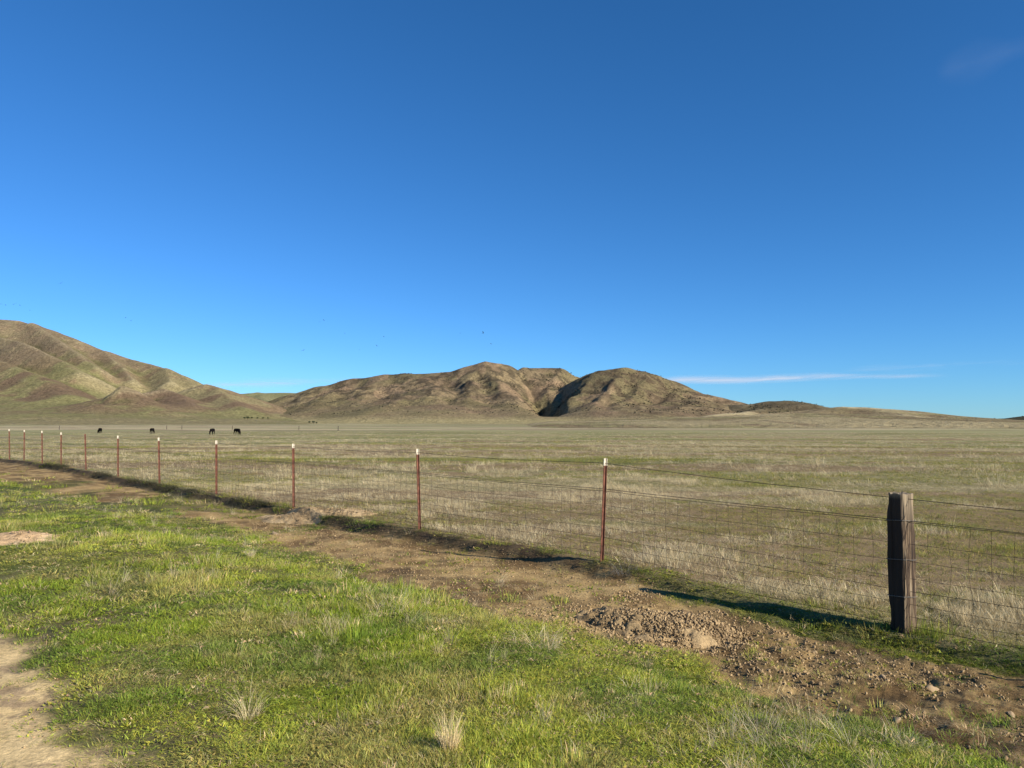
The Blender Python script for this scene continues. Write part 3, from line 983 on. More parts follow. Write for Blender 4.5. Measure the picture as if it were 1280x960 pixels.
def mound(x0, y0, rx, ry, h, rz, seed, label, c1, c2, lump):
    n = 90
    g = np.linspace(-1.15, 1.15, n)
    U, V = np.meshgrid(g, g)
    u, v = U.ravel(), V.ravel()
    rad = np.hypot(u, v) + (fbm(u * 2.2 + seed, v * 2.2, 3, seed) - 0.5) * 0.55
    prof = np.clip(1 - rad ** 1.7, -0.3, 1)
    ca, sa = math.cos(rz), math.sin(rz)
    x = x0 + ca * u * rx - sa * v * ry; y = y0 + sa * u * rx + ca * v * ry
    g0 = ground_z(x, y)
    ins = sstep(-0.1, 0.25, prof)
    z = h * prof + (fbm(x * 7, y * 7, 4, seed + 3, 0.6) - 0.45) * lump * ins
    z = z + (fbm(x * 24, y * 24, 3, seed + 4, 0.6) - 0.5) * lump * 0.55 * ins
    zw = np.where(prof > -0.12, g0 + z, g0 - 0.05)
    i = np.arange(n - 1)[:, None]; j = np.arange(n - 1)[None, :]
    f = np.stack([i * n + j, i * n + j + 1, (i + 1) * n + j + 1, (i + 1) * n + j], -1).reshape(-1, 4)
    kp = (zw > g0 - 0.04).reshape(n, n)
    f = f[(kp[:-1, :-1] | kp[1:, :-1] | kp[:-1, 1:] | kp[1:, 1:]).ravel()]
    zb = gz(x0, y0)
    o = mesh_np('dirt_mound', np.stack([x - x0, y - y0, zw - zb], 1), f, M_mound, smooth=True)
    o.location = (x0, y0, zb)
    add_col(o, 'albedo', mix(c1, c2, sstep(0.35, 0.65, fbm(x * 4, y * 4, 4, seed + 7))))
    tag(o, label, 'dirt mound')
    return o


mound(m1[0], m1[1], 0.60, 0.34, 0.105, -0.55, 3, 'largest heap of crumbled brown clods at the foot of the fence', (0.21, 0.145, 0.072), (0.34, 0.242, 0.125), 0.10)
mound(m2[0], m2[1], 0.34, 0.21, 0.085, -0.5, 5, 'small clod heap just right of the largest one', (0.17, 0.115, 0.062), (0.27, 0.19, 0.105), 0.11)
mound(m3[0], m3[1], 0.80, 0.45, 0.11, -0.3, 8, 'light tan soil mound left of the gap under the fence', (0.27, 0.19, 0.10), (0.39, 0.285, 0.155), 0.04)
mound(m4[0], m4[1], 0.48, 0.36, 0.09, -0.2, 9, 'smaller tan soil mound on the field side of the fence', (0.28, 0.20, 0.105), (0.40, 0.29, 0.16), 0.04)
mound(m5[0], m5[1], 0.50, 0.42, 0.10, 0.1, 12, 'smooth orange tan soil mound alone in the green turf', (0.44, 0.30, 0.165), (0.52, 0.37, 0.215), 0.025)


def scatter_clods():
    P = []; S = []
    def cloud(cx, cy, sx, sy, rz, n, s0, s1):
        a = rng.normal(size=(n, 2)) * (sx, sy)
        ca, sa = math.cos(rz), math.sin(rz)
        x = cx + ca * a[:, 0] - sa * a[:, 1]; y = cy + sa * a[:, 0] + ca * a[:, 1]
        s = s0 * (s1 / s0) ** (rng.random(n) ** 2.2)
        P.append(np.stack([x, y], 1)); S.append(s)
    cloud(m1[0], m1[1], 0.36, 0.19, -0.55, 3400, 0.004, 0.021)
    cloud(m1[0] + .1, m1[1] - 0.22, 0.5, 0.2, -0.5, 1400, 0.004, 0.020)
    cloud(m1[0] + 0.36, m1[1] - 0.24, 0.2, 0.13, -0.5, 1300, 0.005, 0.022)
    cloud(m2[0], m2[1], 0.22, 0.14, -0.5, 2600, 0.005, 0.022)
    n1 = 26000                                            # broken soil all along the strip near the post
    s_ = rng.uniform(-0.5, 5.0, n1); d_ = rng.uniform(-2.7, -0.55, n1)
    x = TD.x * s_ + ND.x * d_ + 0; y = TD.y * s_ + ND.y * d_
    x0, y0 = FA / (FN * FN), -FB * FA / (FN * FN)        # foot of the fence line nearest the origin
    x = x + x0; y = y + y0
    c = fbm(x * 1.6, y * 1.6, 3, 141)
    k = rng.random(n1) < sstep(0.42, 0.62, c) * 0.9 + 0.08
    P.append(np.stack([x[k], y[k]], 1)); S.append(0.0035 * (0.022 / 0.0035) ** (rng.random(k.sum()) ** 3.0))
    n2 = 9000
    s_ = rng.uniform(4.5, 13, n2); d_ = rng.uniform(-2.3, -0.2, n2)
    x = TD.x * s_ + ND.x * d_ + x0; y = TD.y * s_ + ND.y * d_ + y0
    P.append(np.stack([x, y], 1)); S.append(0.004 * (0.018 / 0.004) ** (rng.random(n2) ** 2.5))
    xx, yy = fan_points(2200, 3, 9, 1.2)                  # crumbs on the track
    k = fence_d(xx, yy) < -5.3
    P.append(np.stack([xx[k], yy[k]], 1)); S.append(0.003 * (0.016 / 0.003) ** (rng.random(k.sum()) ** 2.5))
    for mm, r_ in ((m3, .5), (m4, .3), (m5, .3)):
        cloud(mm[0], mm[1], r_, r_ * .6, -0.3, 160, 0.006, 0.025)
    p = np.vstack(P); s = np.concatenate(S); n = len(s)
    z = ground_z(p[:, 0], p[:, 1])
    onm = np.zeros(n)
    for (cx, cy, rx_, ry_, h, rz) in ((m1[0], m1[1], .60, .34, .105, -.55), (m2[0], m2[1], .34, .21, .085, -.5), (m3[0], m3[1], .80, .45, .11, -.3), (m4[0], m4[1], .48, .36, .09, -.2), (m5[0], m5[1], .5, .42, .10, .1)):
        ddx, ddy = p[:, 0] - cx, p[:, 1] - cy
        u = (math.cos(rz) * ddx + math.sin(rz) * ddy) / rx_; v = (-math.sin(rz) * ddx + math.cos(rz) * ddy) / ry_
        pr = np.clip(1 - np.hypot(u, v) ** 1.7, 0, 1)
        z = z + pr * h; onm = np.maximum(onm, sstep(0, 0.2, pr))
    z = z + onm * (s * 0.25 + 0.006 + 0.012 * rng.random(n))
    t = mix((0.18, 0.122, 0.062), (0.38, 0.270, 0.140), rng.random(n))
    rot = rng.uniform(0, 6.28, (n, 3))
    o = gn_scatter('soil_clods', np.column_stack([p, z + s * (0.05 + 0.25 * rng.random(n))]), rot, np.stack([s] * 3, 1), rng.integers(0, 5, n), t, clod_protos)
    tag(o, 'brown crumbled soil clods strewn along the bare strip', 'soil clods', kind='stuff')


scatter_clods()

M_stone = plain('pale_stone', (0.31, 0.225, 0.13), 0.95, 0.3, 30, bump=0.4)
STONES = [
    (1164, 824, 0.062, 'largest pale stone lying in the soil right of the wooden post'),
    (1103, 814, 0.050, 'pale stone in the soil just below the foot of the wooden post'),
    (887, 877, 0.042, 'pinkish tan stone alone in the green grass below the soil strip'),
    (1122, 874, 0.040, 'pale clod-like stone near the right end of the broken soil'),
    (1262, 858, 0.036, 'small pale stone at the right edge of the photo'),
    (250, 665, 0.050, 'pale stone in the turf left of the tan mounds'),
    (82, 723, 0.045, 'pale stone in the turf below the orange tan mound'),
    (163, 935, 0.032, 'pale stone in thin grass beside the dirt track, bottom left'),
    (256, 885, 0.026, 'tiny tan stone in the middle of the left turf'),
    (344, 657, 0.11, 'flat pale slab of dried mud in front of the tan mound'),
]
for i, (px, py, s, lab) in enumerate(STONES):
    x, y = on_ground(px, py)
    p = rock_proto(500 + i, 3, 0.6 if i != 9 else 0.3, 0.25, M_stone)
    p.name = 'stone'; COL.objects.link(p)
    p.scale = (s * 1.05, s * 0.8, s * 0.8); p.location = (x, y, gz(x, y) + s * 0.1); p.rotation_euler = (0.1, 0.15, i * 1.3)
    tag(p, lab, 'stone')

# ------------------------------------------------------------------ distinct dry tufts
TUFTS = [
    (563, 938, 0, 150, 0.25, 0.04, 0.28, (0.80, 0.64, 0.36), 'blond upright dry tuft alone in the front grass, bottom centre'),
    (668, 800, 0, 240, 0.22, 0.20, 1.4, (0.85, 0.70, 0.42), 'widest sprawl of pale dead stalks in the middle of the turf'),
    (478, 770, 0, 160, 0.24, 0.18, 1.1, (0.85, 0.70, 0.42), 'loose pale stalks near the soil edge, left of the wide sprawl'),
    (950, 905, 0, 200, 0.24, 0.15, 1.1, (0.50, 0.42, 0.29), 'grey dead weed clump in lush grass at lower right'),
    (1120, 915, 0, 110, 0.18, 0.15, 1.5, (0.60, 0.52, 0.36), 'flattened bleached stalks at the bottom right corner of the grass'),
    (314, 690, 0, 70, 0.22, 0.04, 0.4, (0.74, 0.61, 0.38), 'small upright blond tuft at the left end of the soil patch'),
    (312, 895, 0, 60, 0.30, 0.05, 0.6, (0.72, 0.60, 0.33), 'tall thin straw stalks in the turf at lower left'),
    (206, 640, 0, 110, 0.22, 0.18, 1.2, (0.36, 0.32, 0.25), 'round grey dead weed near the far fence posts'),
    (815, 700, 0, 110, 0.42, 0.12, 0.5, (0.50, 0.43, 0.29), 'tall dry tuft behind the fence just right of the nearest steel post'),
    (780, 712, 0, 130, 0.24, 0.14, 0.9, (0.30, 0.27, 0.22), 'dark grey weed at the fence foot beside the clod heap'),
]
for i, (px, py, _, n, h, spr, ln, c, lab) in enumerate(TUFTS):
    x, y = on_ground(px, py)
    m = blade_mat('dry_tuft_%d' % i, 0.3)
    nt = m.node_tree
    for q in list(nt.nodes):                              # no instancer here: plain attribute
        if q.type == 'ATTRIBUTE' and q.attribute_name == 'tint':
            v = nt.nodes.new('ShaderNodeCombineXYZ'); v.inputs[0].default_value = c[0]; v.inputs[1].default_value = c[1]; v.inputs[2].default_value = c[2]
            for lk in list(q.outputs['Vector'].links):
                nt.links.new(v.outputs[0], lk.to_socket)
            nt.nodes.remove(q)
    o = clump_obj(600 + i, int(n * 1.5), h * 0.85, spr, 0.0022, ln, GD, segs=5, mat=m, name='dry_grass_tuft', link=True)
    o.location = (x, y, gz(x, y))
    tag(o, lab, 'dry grass tuft')

# ------------------------------------------------------------------ the fence
M_steel = plain('rusty_painted_steel', (0.128, 0.050, 0.030), 0.8, 0.5, 14, bump=0.2)
M_white = plain('white_post_tip', (0.52, 0.46, 0.35), 0.75, 0.2, 30)
M_wire = plain('weathered_wire', (0.055, 0.042, 0.036), 0.6, 0.3, 20, metal=0.3)


def wood_mat():
    m, nt, b = new_mat('weathered_timber')
    L = nt.links.new
    tc = nt.nodes.new('ShaderNodeTexCoord')
    mp = nt.nodes.new('ShaderNodeMapping'); mp.inputs['Scale'].default_value = (38, 38, 2.2)
    n1 = nt.nodes.new('ShaderNodeTexNoise'); n1.inputs['Scale'].default_value = 1.0; n1.inputs['Detail'].default_value = 8; n1.inputs['Roughness'].default_value = 0.7
    L(tc.outputs['Object'], mp.inputs[0]); L(mp.outputs[0], n1.inputs['Vector'])
    rp = nt.nodes.new('ShaderNodeValToRGB')
    e = rp.color_ramp.elements
    e[0].position = 0.38; e[0].color = (0.016, 0.010, 0.008, 1)
    e[1].position = 0.50; e[1].color = (0.080, 0.052, 0.030, 1)
    q = e.new(0.60); q.color = (0.27, 0.195, 0.115, 1)
    q = e.new(0.75); q.color = (0.46, 0.39, 0.27, 1)
    L(n1.outputs[0], rp.inputs[0])
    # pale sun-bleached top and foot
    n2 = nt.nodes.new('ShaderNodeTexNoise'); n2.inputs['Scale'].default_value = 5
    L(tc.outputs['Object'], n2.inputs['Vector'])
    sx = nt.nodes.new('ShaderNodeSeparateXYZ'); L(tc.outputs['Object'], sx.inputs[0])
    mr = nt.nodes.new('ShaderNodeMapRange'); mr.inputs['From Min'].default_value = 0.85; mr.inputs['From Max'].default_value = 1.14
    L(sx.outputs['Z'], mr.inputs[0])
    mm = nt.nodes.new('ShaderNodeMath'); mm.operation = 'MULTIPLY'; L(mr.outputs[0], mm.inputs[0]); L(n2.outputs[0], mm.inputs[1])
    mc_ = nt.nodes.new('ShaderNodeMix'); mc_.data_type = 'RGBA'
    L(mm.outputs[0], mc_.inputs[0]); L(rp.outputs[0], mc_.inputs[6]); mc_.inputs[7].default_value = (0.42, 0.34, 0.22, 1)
    # shade painted into the dark creosote sides; sunlit side and weathered top kept paler
    wr_ = nt.nodes.new('ShaderNodeAttribute'); wr_.attribute_name = 'lit_worn'
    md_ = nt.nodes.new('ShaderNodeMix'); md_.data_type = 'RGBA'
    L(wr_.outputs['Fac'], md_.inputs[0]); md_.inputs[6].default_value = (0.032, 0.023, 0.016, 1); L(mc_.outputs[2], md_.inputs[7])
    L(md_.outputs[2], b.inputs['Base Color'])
    b.inputs['Roughness'].default_value = 0.85
    bp = nt.nodes.new('ShaderNodeBump'); bp.inputs['Strength'].default_value = 0.6; bp.inputs['Distance'].default_value = 0.006
    L(n1.outputs[0], bp.inputs['Height']); L(bp.outputs[0], b.inputs['Normal'])
    return m


M_wood = wood_mat()

wp = (3.335, 6.65)
FROOT = (wp[0], wp[1], gz(*wp))
fence = empty('wire_fence', FROOT)
tag(fence, 'long wire fence on rusty steel posts crossing the pasture', 'fence')


def rel(p): return (p[0] - FROOT[0], p[1] - FROOT[1], p[2] - FROOT[2])


# wooden corner post: timber with split faces and uneven sawn top
def wooden_post():
    nz_, side = 60, 12
    H = 1.165
    per = side * 4
    V = []; F = []
    w = 0.163
    r = np.random.default_rng(4)
    groove = r.normal(size=per) * 0.0022
    groove[[7, 19, 31, 40]] -= 0.010
    for k in range(nz_ + 1):
        t = k / nz_
        z = -0.25 + t * (H + 0.25)
        for q in range(per):
            sd_, e = divmod(q, side)
            a = -1 + 2 * e / side
            x, y = [(a, -1), (1, a), (-a, 1), (-1, -a)][sd_]
            cr = (abs(x) ** 8 + abs(y) ** 8) ** (1 / 8.0)
            x, y = x / cr, y / cr
            g = groove[q] + (vnoise(np.array([q * 0.9]), np.array([z * 5]), 3)[0] - 0.5) * 0.006
            if 0.30 < z < 0.85 and sd_ == 1: g += 0.004 * math.sin(z * 9)
            wv = 0.003 * math.sin(z * 2.6 + 1)
            g -= 0.016 * max(0, math.sin(z * 6.3 + 0.8)) ** 6 * (1 if q in (36, 37, 38, 35, 34) else 0.12)
            sc_ = w / 2 + g - 0.003 * t
            zz = z
            if k == nz_: zz += 0.012 * (vnoise(np.array([x * 2.6 + 5]), np.array([y * 2.6 + 3]), 9)[0] - 0.5) * 2
            V.append((x * sc_ + wv, y * sc_, zz))
    for k in range(nz_):
        for q in range(per):
            F.append((k * per + q, k * per + (q + 1) % per, (k + 1) * per + (q + 1) % per, (k + 1) * per + q))
    base = nz_ * per
    # concentric end-grain rings for a rough sawn top
    prev = [base + q for q in range(per)]
    for ring, sc_ in enumerate((0.75, 0.45, 0.15)):
        cur = []
        for q in range(per):
            p = V[base + q]
            cur.append(len(V))
            V.append((p[0] * sc_, p[1] * sc_, H + 0.010 * (r.random() - 0.6)))
        for q in range(per):
            F.append((prev[q], prev[(q + 1) % per], cur[(q + 1) % per], cur[q]))
        prev = cur
    F.append(tuple(prev))
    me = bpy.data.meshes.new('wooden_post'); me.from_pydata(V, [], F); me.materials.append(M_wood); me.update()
    wa = me.attributes.new('lit_worn', 'FLOAT', 'POINT')
    wa.data.foreach_set('value', [min(0.78, max(0.04, (-v[1] - 0.066) / 0.008, (v[2] - 1.135) / 0.02)) for v in V])  # sun-facing side painted lighter, plus the weathered top
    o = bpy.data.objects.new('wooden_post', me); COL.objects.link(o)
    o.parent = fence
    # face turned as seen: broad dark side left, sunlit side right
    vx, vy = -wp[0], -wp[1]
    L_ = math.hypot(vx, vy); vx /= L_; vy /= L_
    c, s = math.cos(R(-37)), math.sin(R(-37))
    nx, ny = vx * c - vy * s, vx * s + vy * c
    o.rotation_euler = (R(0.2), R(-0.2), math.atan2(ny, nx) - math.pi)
    tag(o, 'square dark weathered timber post')
    m_galv = plain('galvanised_wire', (0.20, 0.18, 0.15), 0.6, 0.3, 20, metal=0.4)
    for zc in (0.94, 0.61, 0.30):
        wr = MB()                          # turns of wire stapled round the timber
        pts = []
        for k in range(17):
            a = 2 * math.pi * k / 16
            x, y = math.cos(a), math.sin(a)
            cr = (abs(x) ** 8 + abs(y) ** 8) ** (1 / 8.0)
            pts.append((x / cr * (w / 2 + 0.008), y / cr * (w / 2 + 0.008), zc + 0.006 * math.sin(a * 2)))
        wr.tube(pts, 0.0024, 4, False)
        wr.build('wire_wrap', m_galv, o)


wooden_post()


def t_post_mesh():
    a = MB(); H0, H1 = -0.3, 1.20
    zt = 1.115
    a.box((0, 0, (H0 + zt) / 2), (0.042, 0.006, zt - H0))
    a.box((0, 0.0195, (H0 + zt) / 2), (0.006, 0.033, zt - H0))
    z = 0.06
    while z < zt - 0.02:
        a.box((0, -0.0075, z), (0.011, 0.009, 0.016)); z += 0.053
    b = MB()
    b.box((0, 0, (zt + H1) / 2), (0.0375, 0.0075, H1 - zt))
    b.box((0, 0.0208, (zt + H1) / 2), (0.0075, 0.0335, H1 - zt))
    z = zt + 0.025
    while z < H1 - 0.01:
        b.box((0, -0.0085, z), (0.012, 0.009, 0.016)); z += 0.053
    c = MB()
    c.tube([(-0.022, 0.006, 0), (-0.022, -0.014, .006), (0.022, -0.014, -.004), (0.022, 0.006, 0)], 0.002, 4)
    return a, b, c


ta, tb, tc_ = t_post_mesh()
me_a = ta.build('x', M_steel, link=False).data; me_b = tb.build('x', M_white, link=False).data; me_c = tc_.build('x', M_wire, link=False).data
# pixel column, top row and lean of each steel post as photographed
POSTS = [(757, 573, 2.2), (523, 561, -1.6), (368, 554.5, -1.0), (272, 550.5, -1.0), (200, 547, -2.0), (149, 544.5, -1.5), (108, 542.5, -2.6), (78, 540.5, -1.4), (54, 538.5, -2.0), (32, 537.5, -1.0), (13, 536.5, -2.2), (-6, 535.5, -1), (-22, 534.7, 1), (-38, 534, 0), (-52, 533.4, 0)]
top_pts = []
fang = math.atan2(TD.y, TD.x)
for i, (px, pt, lean) in enumerate(POSTS):
    Y = fence_y((px - 640) / FPX)
    X = (px - 640) / FPX * Y
    zg = gz(X, Y)
    ztop = at(px, pt, Y)[2]
    po = empty('t_post', (0, 0, 0)); po.parent = fence
    po.location = rel((X, Y, ztop - 1.20))
    po.rotation_euler = (R(random.uniform(-0.6, 0.6)), 0, fang)
    po.rotation_euler[1] = 0
    sh = bpy.data.objects.new('post_shaft', me_a); COL.objects.link(sh); sh.parent = po
    if i != 6:
        tp = bpy.data.objects.new('white_tip', me_b)
    else:                                              # the one post whose tip has lost its paint
        mb2 = me_b.copy(); mb2.materials[0] = M_steel; tp = bpy.data.objects.new('bare_tip', mb2)
    COL.objects.link(tp); tp.parent = po
    for zc in (1.10, 0.80, 0.55, 0.28):
        cl = bpy.data.objects.new('wire_clip', me_c); COL.objects.link(cl); cl.parent = po; cl.location = (0, 0, zc)
    # a small lean in the picture plane about the top
    Rm = Matrix.Rotation(R(lean * 1.1), 4, 'Y') @ Matrix.Rotation(fang, 4, 'Z')
    top = Vector(rel((X, Y, ztop)))
    base = top - (Rm @ Vector((0, 0, 1.20)))
    po.matrix_local = Matrix.Translation(base) @ Rm
    top_pts.append((fence_s(X, Y), ztop))
    if i == 0: print('post0', X, Y, zg, ztop)

# run of the wires: control heights (world z) at posts, nearest first
P_end = (FA + FB * 4.3, 4.3)
s_list = [fence_s(*P_end), fence_s(*wp)] + [t[0] for t in top_pts]
top_z = [0.93, 0.985] + [t[1] - 0.055 for t in top_pts]
sec_z = [0.77, 0.80] + [t[1] - 0.355 for t in top_pts]
s_arr = np.array(s_list)
x0f, y0f = FA / (FN * FN), -FB * FA / (FN * FN)


def fpt(s, off, z): return rel((x0f + TD.x * s + ND.x * off, y0f + TD.y * s + ND.y * off, z))


# end steel post outside the frame carries the near end of the wires
pe = empty('t_post', (0, 0, 0)); pe.parent = fence
pe.location = rel((P_end[0], P_end[1], -0.22)); pe.rotation_euler = (0, 0, fang)
for nm, md_ in (('post_shaft', me_a), ('white_tip', me_b)):
    q = bpy.data.objects.new(nm, md_); COL.objects.link(q); q.parent = pe


def line_z(s, zs, sag, frac=None):
    z = np.interp(s, s_arr, zs)
    i = np.clip(np.searchsorted(s_arr, s) - 1, 0, len(s_arr) - 2)
    t = (s - s_arr[i]) / (s_arr[i + 1] - s_arr[i])
    return z - sag * 4 * t * (1 - t)


S0, S1 = s_arr[0], s_arr[-1]
ss = np.arange(S0, S1, 0.16)
# barbed wires: two twisted strands with barbs
for (zs, sag, off) in ((top_z, 0.02, -0.018), (sec_z, 0.012, -0.020)):
    b = MB()
    zz = line_z(ss, zs, sag)
    zz = zz + (fbm(ss * 0.9, ss * 0 + 3, 2, 5) - 0.5) * 0.012
    b.tube([fpt(s, off + 0.004 * math.sin(s * 60), z) for s, z in zip(ss, zz)], 0.0027, 4)
    for s, z in zip(ss[::1], zz[::1]):
        if s > 16: break
        c = Vector(fpt(s, off, z))
        a = random.uniform(0, 3.1)
        d = Vector((TD.x * 0.3 + ND.x * math.cos(a), TD.y * 0.3 + ND.y * math.cos(a), math.sin(a))).normalized() * 0.013
        b.tube([c - d, c + d], 0.0014, 3)
    b.build('barbed_wire', M_wire, fence)

# woven wire: eight line wires closing up towards the ground, stays every 15 cm
b = MB()
LEV = [0.0, 0.17, 0.31, 0.44, 0.55, 0.65, 0.74, 0.82]
wob = lambda s, k: (fbm(np.asarray(s) * 0.7, np.asarray(s) * 0 + k * 3.3, 3, 71) - 0.5) * (0.02 + 0.035 * (k / 8.0))
low_z = np.array([-0.09, -0.08] + [t[1] - 1.17 for t in top_pts])
secA = np.array(sec_z)
for k, lv in enumerate(LEV):
    zs = (secA - 0.02) + (low_z - secA + 0.02) * (lv / 0.82)
    zz = line_z(ss, zs, 0.01) + wob(ss, k)
    r_ = 0.0025 if k in (0, 7) else 0.0023 if k == 4 else 0.0018
    b.tube([fpt(s, -0.022 + 0.01 * math.sin(s * 2.1 + k), z) for s, z in zip(ss, zz)], r_, 3, False)
stays = np.arange(S0 + 0.05, S1, 0.155)
for s in stays:
    pts = []
    j = random.uniform(-0.02, 0.02)
    for k, lv in enumerate(LEV):
        zs = (secA - 0.02) + (low_z - secA + 0.02) * (lv / 0.82)
        z = line_z(np.array([s]), zs, 0.01)[0] + wob(np.array([s]), k)[0]
        pts.append(fpt(s + j * math.sin(k * 1.3 + s), -0.020 + 0.01 * math.sin(s * 2.1 + k), z))
    b.tube(pts, 0.0015, 3, False)
b.build('woven_wire', M_wire, fence)

# ------------------------------------------------------------------ thin far fence posts on the valley floor
M_dark_post = plain('far_post', (0.05, 0.04, 0.035), 0.9, 0.2, 5)
FARP = [(75, 526, 'far wooden stake above the leftmost steel posts'), (209, 530, 'far dark stake standing right of the second grazing cow'),
        (228, 534, 'far dark stake between the second and third grazing cows'), (291, 531, 'far stake just above the rightmost cow'),
        (374, 532, 'far stake right of the cattle on the valley floor'), (423, 539, 'far short stake on the valley floor, rightmost of the stakes')]
for i, (px, py, lab) in enumerate(FARP):
    Y = 300.0 if py < 537 else 240.0
    X = (px - 640) / FPX * Y
    q = MB()
    q.tube([(0, 0, -0.3), (0.01, 0, 0.8), (0.03, 0.01, 1.55)], [0.11, 0.10, 0.085], 8)
    q.box((0.03, 0.01, 1.58), (0.12, 0.12, 0.06), taper=0.6)
    o = q.build('fence_stake', M_dark_post)
    o.location = (X, Y, gz(X, Y))
    tag(o, lab, 'stake')

# ------------------------------------------------------------------ cattle
M_cow = plain('black_hide', (0.008, 0.007, 0.007), 0.95, 0.3, 3)
M_cow.node_tree.nodes['Principled BSDF'].inputs['Specular IOR Level'].default_value = 0.03
M_horn = plain('hoof_grey', (0.06, 0.05, 0.045), 0.7, 0.2, 5)


def cow_mesh(turn):
    """skin-modifier body, head lowered to graze; +X is the front. turn: sideways bend of the neck"""
    J = [((-0.62, 0, 1.12), 0.29), ((-0.30, 0, 1.06), 0.35), ((0.08, 0, 1.03), 0.37), ((0.45, 0, 1.08), 0.33), ((0.72, 0, 1.12), 0.25),        # 0-4 trunk
         ((0.96, turn * 0.5, 0.92), 0.17), ((1.14, turn * 1.0, 0.62), 0.14), ((1.24, turn * 1.3, 0.38), 0.13), ((1.30, turn * 1.5, 0.17), 0.085), ((1.31, turn * 1.6, 0.06), 0.07),   # 5-9 neck, head, muzzle
         ((-0.80, 0, 1.20), 0.16)]
    E = [(0, 1), (1, 2), (2, 3), (3, 4), (4, 5), (5, 6), (6, 7), (7, 8), (8, 9), (0, 10)]
    def leg(root, pts):
        prev = root
        for (p, r) in pts:
            J.append((p, r)); E.append((prev, len(J) - 1)); prev = len(J) - 1
    for s, st in ((1, 0.06), (-1, -0.08)):
        leg(0, [((-0.66 + st, 0.17 * s, 0.95), 0.20), ((-0.52 + st, 0.20 * s, 0.72), 0.13), ((-0.78 + st, 0.20 * s, 0.46), 0.075), ((-0.72 + st, 0.20 * s, 0.14), 0.05), ((-0.68 + st, 0.20 * s, 0.03), 0.065)])
        leg(3, [((0.52 - st, 0.17 * s, 0.88), 0.17), ((0.50 - st, 0.18 * s, 0.64), 0.10), ((0.54 - st, 0.18 * s, 0.38), 0.065), ((0.52 - st, 0.18 * s, 0.12), 0.048), ((0.55 - st, 0.18 * s, 0.03), 0.062)])
    leg(10, [((-0.93, 0.02, 1.05), 0.035), ((-0.95, 0.03, 0.75), 0.025), ((-0.94, 0.04, 0.48), 0.05)])
    for s in (1, -1):
        leg(6, [((1.10, turn + 0.17 * s, 0.66), 0.05), ((1.08, turn + 0.28 * s, 0.62), 0.025)])
    me = bpy.data.meshes.new('cow'); me.from_pydata([j[0] for j in J], E, []); me.update()
    o = bpy.data.objects.new('cow_tmp', me); COL.objects.link(o)
    md = o.modifiers.new('skin', 'SKIN')
    md.use_smooth_shade = True
    sv = me.skin_vertices[0].data
    for i, j in enumerate(J): sv[i].radius = (j[1], j[1])
    sv[0].use_root = True
    o.modifiers.new('sub', 'SUBSURF').levels = 2
    bpy.context.view_layer.update()
    dg = bpy.context.evaluated_depsgraph_get()
    m2 = bpy.data.meshes.new_from_object(o.evaluated_get(dg))
    bpy.data.objects.remove(o)
    m2.name = 'cow'
    m2.materials.clear(); m2.materials.append(M_cow)
    return m2


COWS = [(126, 541, 192, 130, 0.15, 'leftmost black cow grazing with its rump half towards the viewer'),
        (191, 542.5, 182, 96, 0.0, 'second black cow from the left, grazing seen from behind'),
        (266, 544, 168, 268, 0.0, 'third black cow from the left, grazing head-on to the viewer'),
        (297, 545, 165, 325, -0.1, 'rightmost black cow, grazing side on with its head low')]
for (px, py, Y, ang, turn, lab) in COWS:
    me = cow_mesh(turn)
    o = bpy.data.objects.new('cow', me); COL.objects.link(o)
    X = (px - 640) / FPX * Y
    o.location = (X, Y, gz(X, Y) - 0.02)
    o.rotation_euler = (0, 0, R(ang))
    tag(o, lab, 'cow', 'black cattle grazing in the pasture')

# ------------------------------------------------------------------ birds
M_bird = plain('dark_feathers', (0.02, 0.02, 0.022), 0.7, 0.2, 5)


def bird_mesh(seed, up):
    q = MB()
    q.tube([(-0.26, 0, 0), (-0.18, 0, 0.0), (-0.05, 0, 0.0), (0.10, 0, 0.01), (0.19, 0, 0.025), (0.24, 0, 0.03), (0.29, 0, 0.02)], [0.015, 0.035, 0.065, 0.07, 0.05, 0.045, 0.008], 8)
    q.add([(-0.22, 0.0, 0.01), (-0.42, 0.09, 0.0), (-0.44, 0, 0.0), (-0.42, -0.09, 0.0), (-0.22, 0, -0.01), (-0.43, 0, -0.012)], [(0, 1, 2), (0, 2, 3), (4, 5, 1), (4, 3, 5)])
    for s in (1, -1):
        pl = [(0.12, 0.04), (0.16, 0.28), (0.08, 0.55), (-0.04, 0.68), (-0.07, 0.52), (-0.09, 0.28), (-0.08, 0.04)]
        top = [(x, y * s, 0.02 + up * y * 0.55 + 0.012) for x, y in pl]; bot = [(x, y * s, 0.02 + up * y * 0.55 - 0.008) for x, y in pl]
        n = len(pl)
        q.add(top + bot, [tuple(range(n)), tuple(range(2 * n - 1, n - 1, -1))] + [(i, i + n, (i + 1) % n + n, (i + 1) % n) for i in range(n)])
    return q.build('bird', M_bird, link=False).data


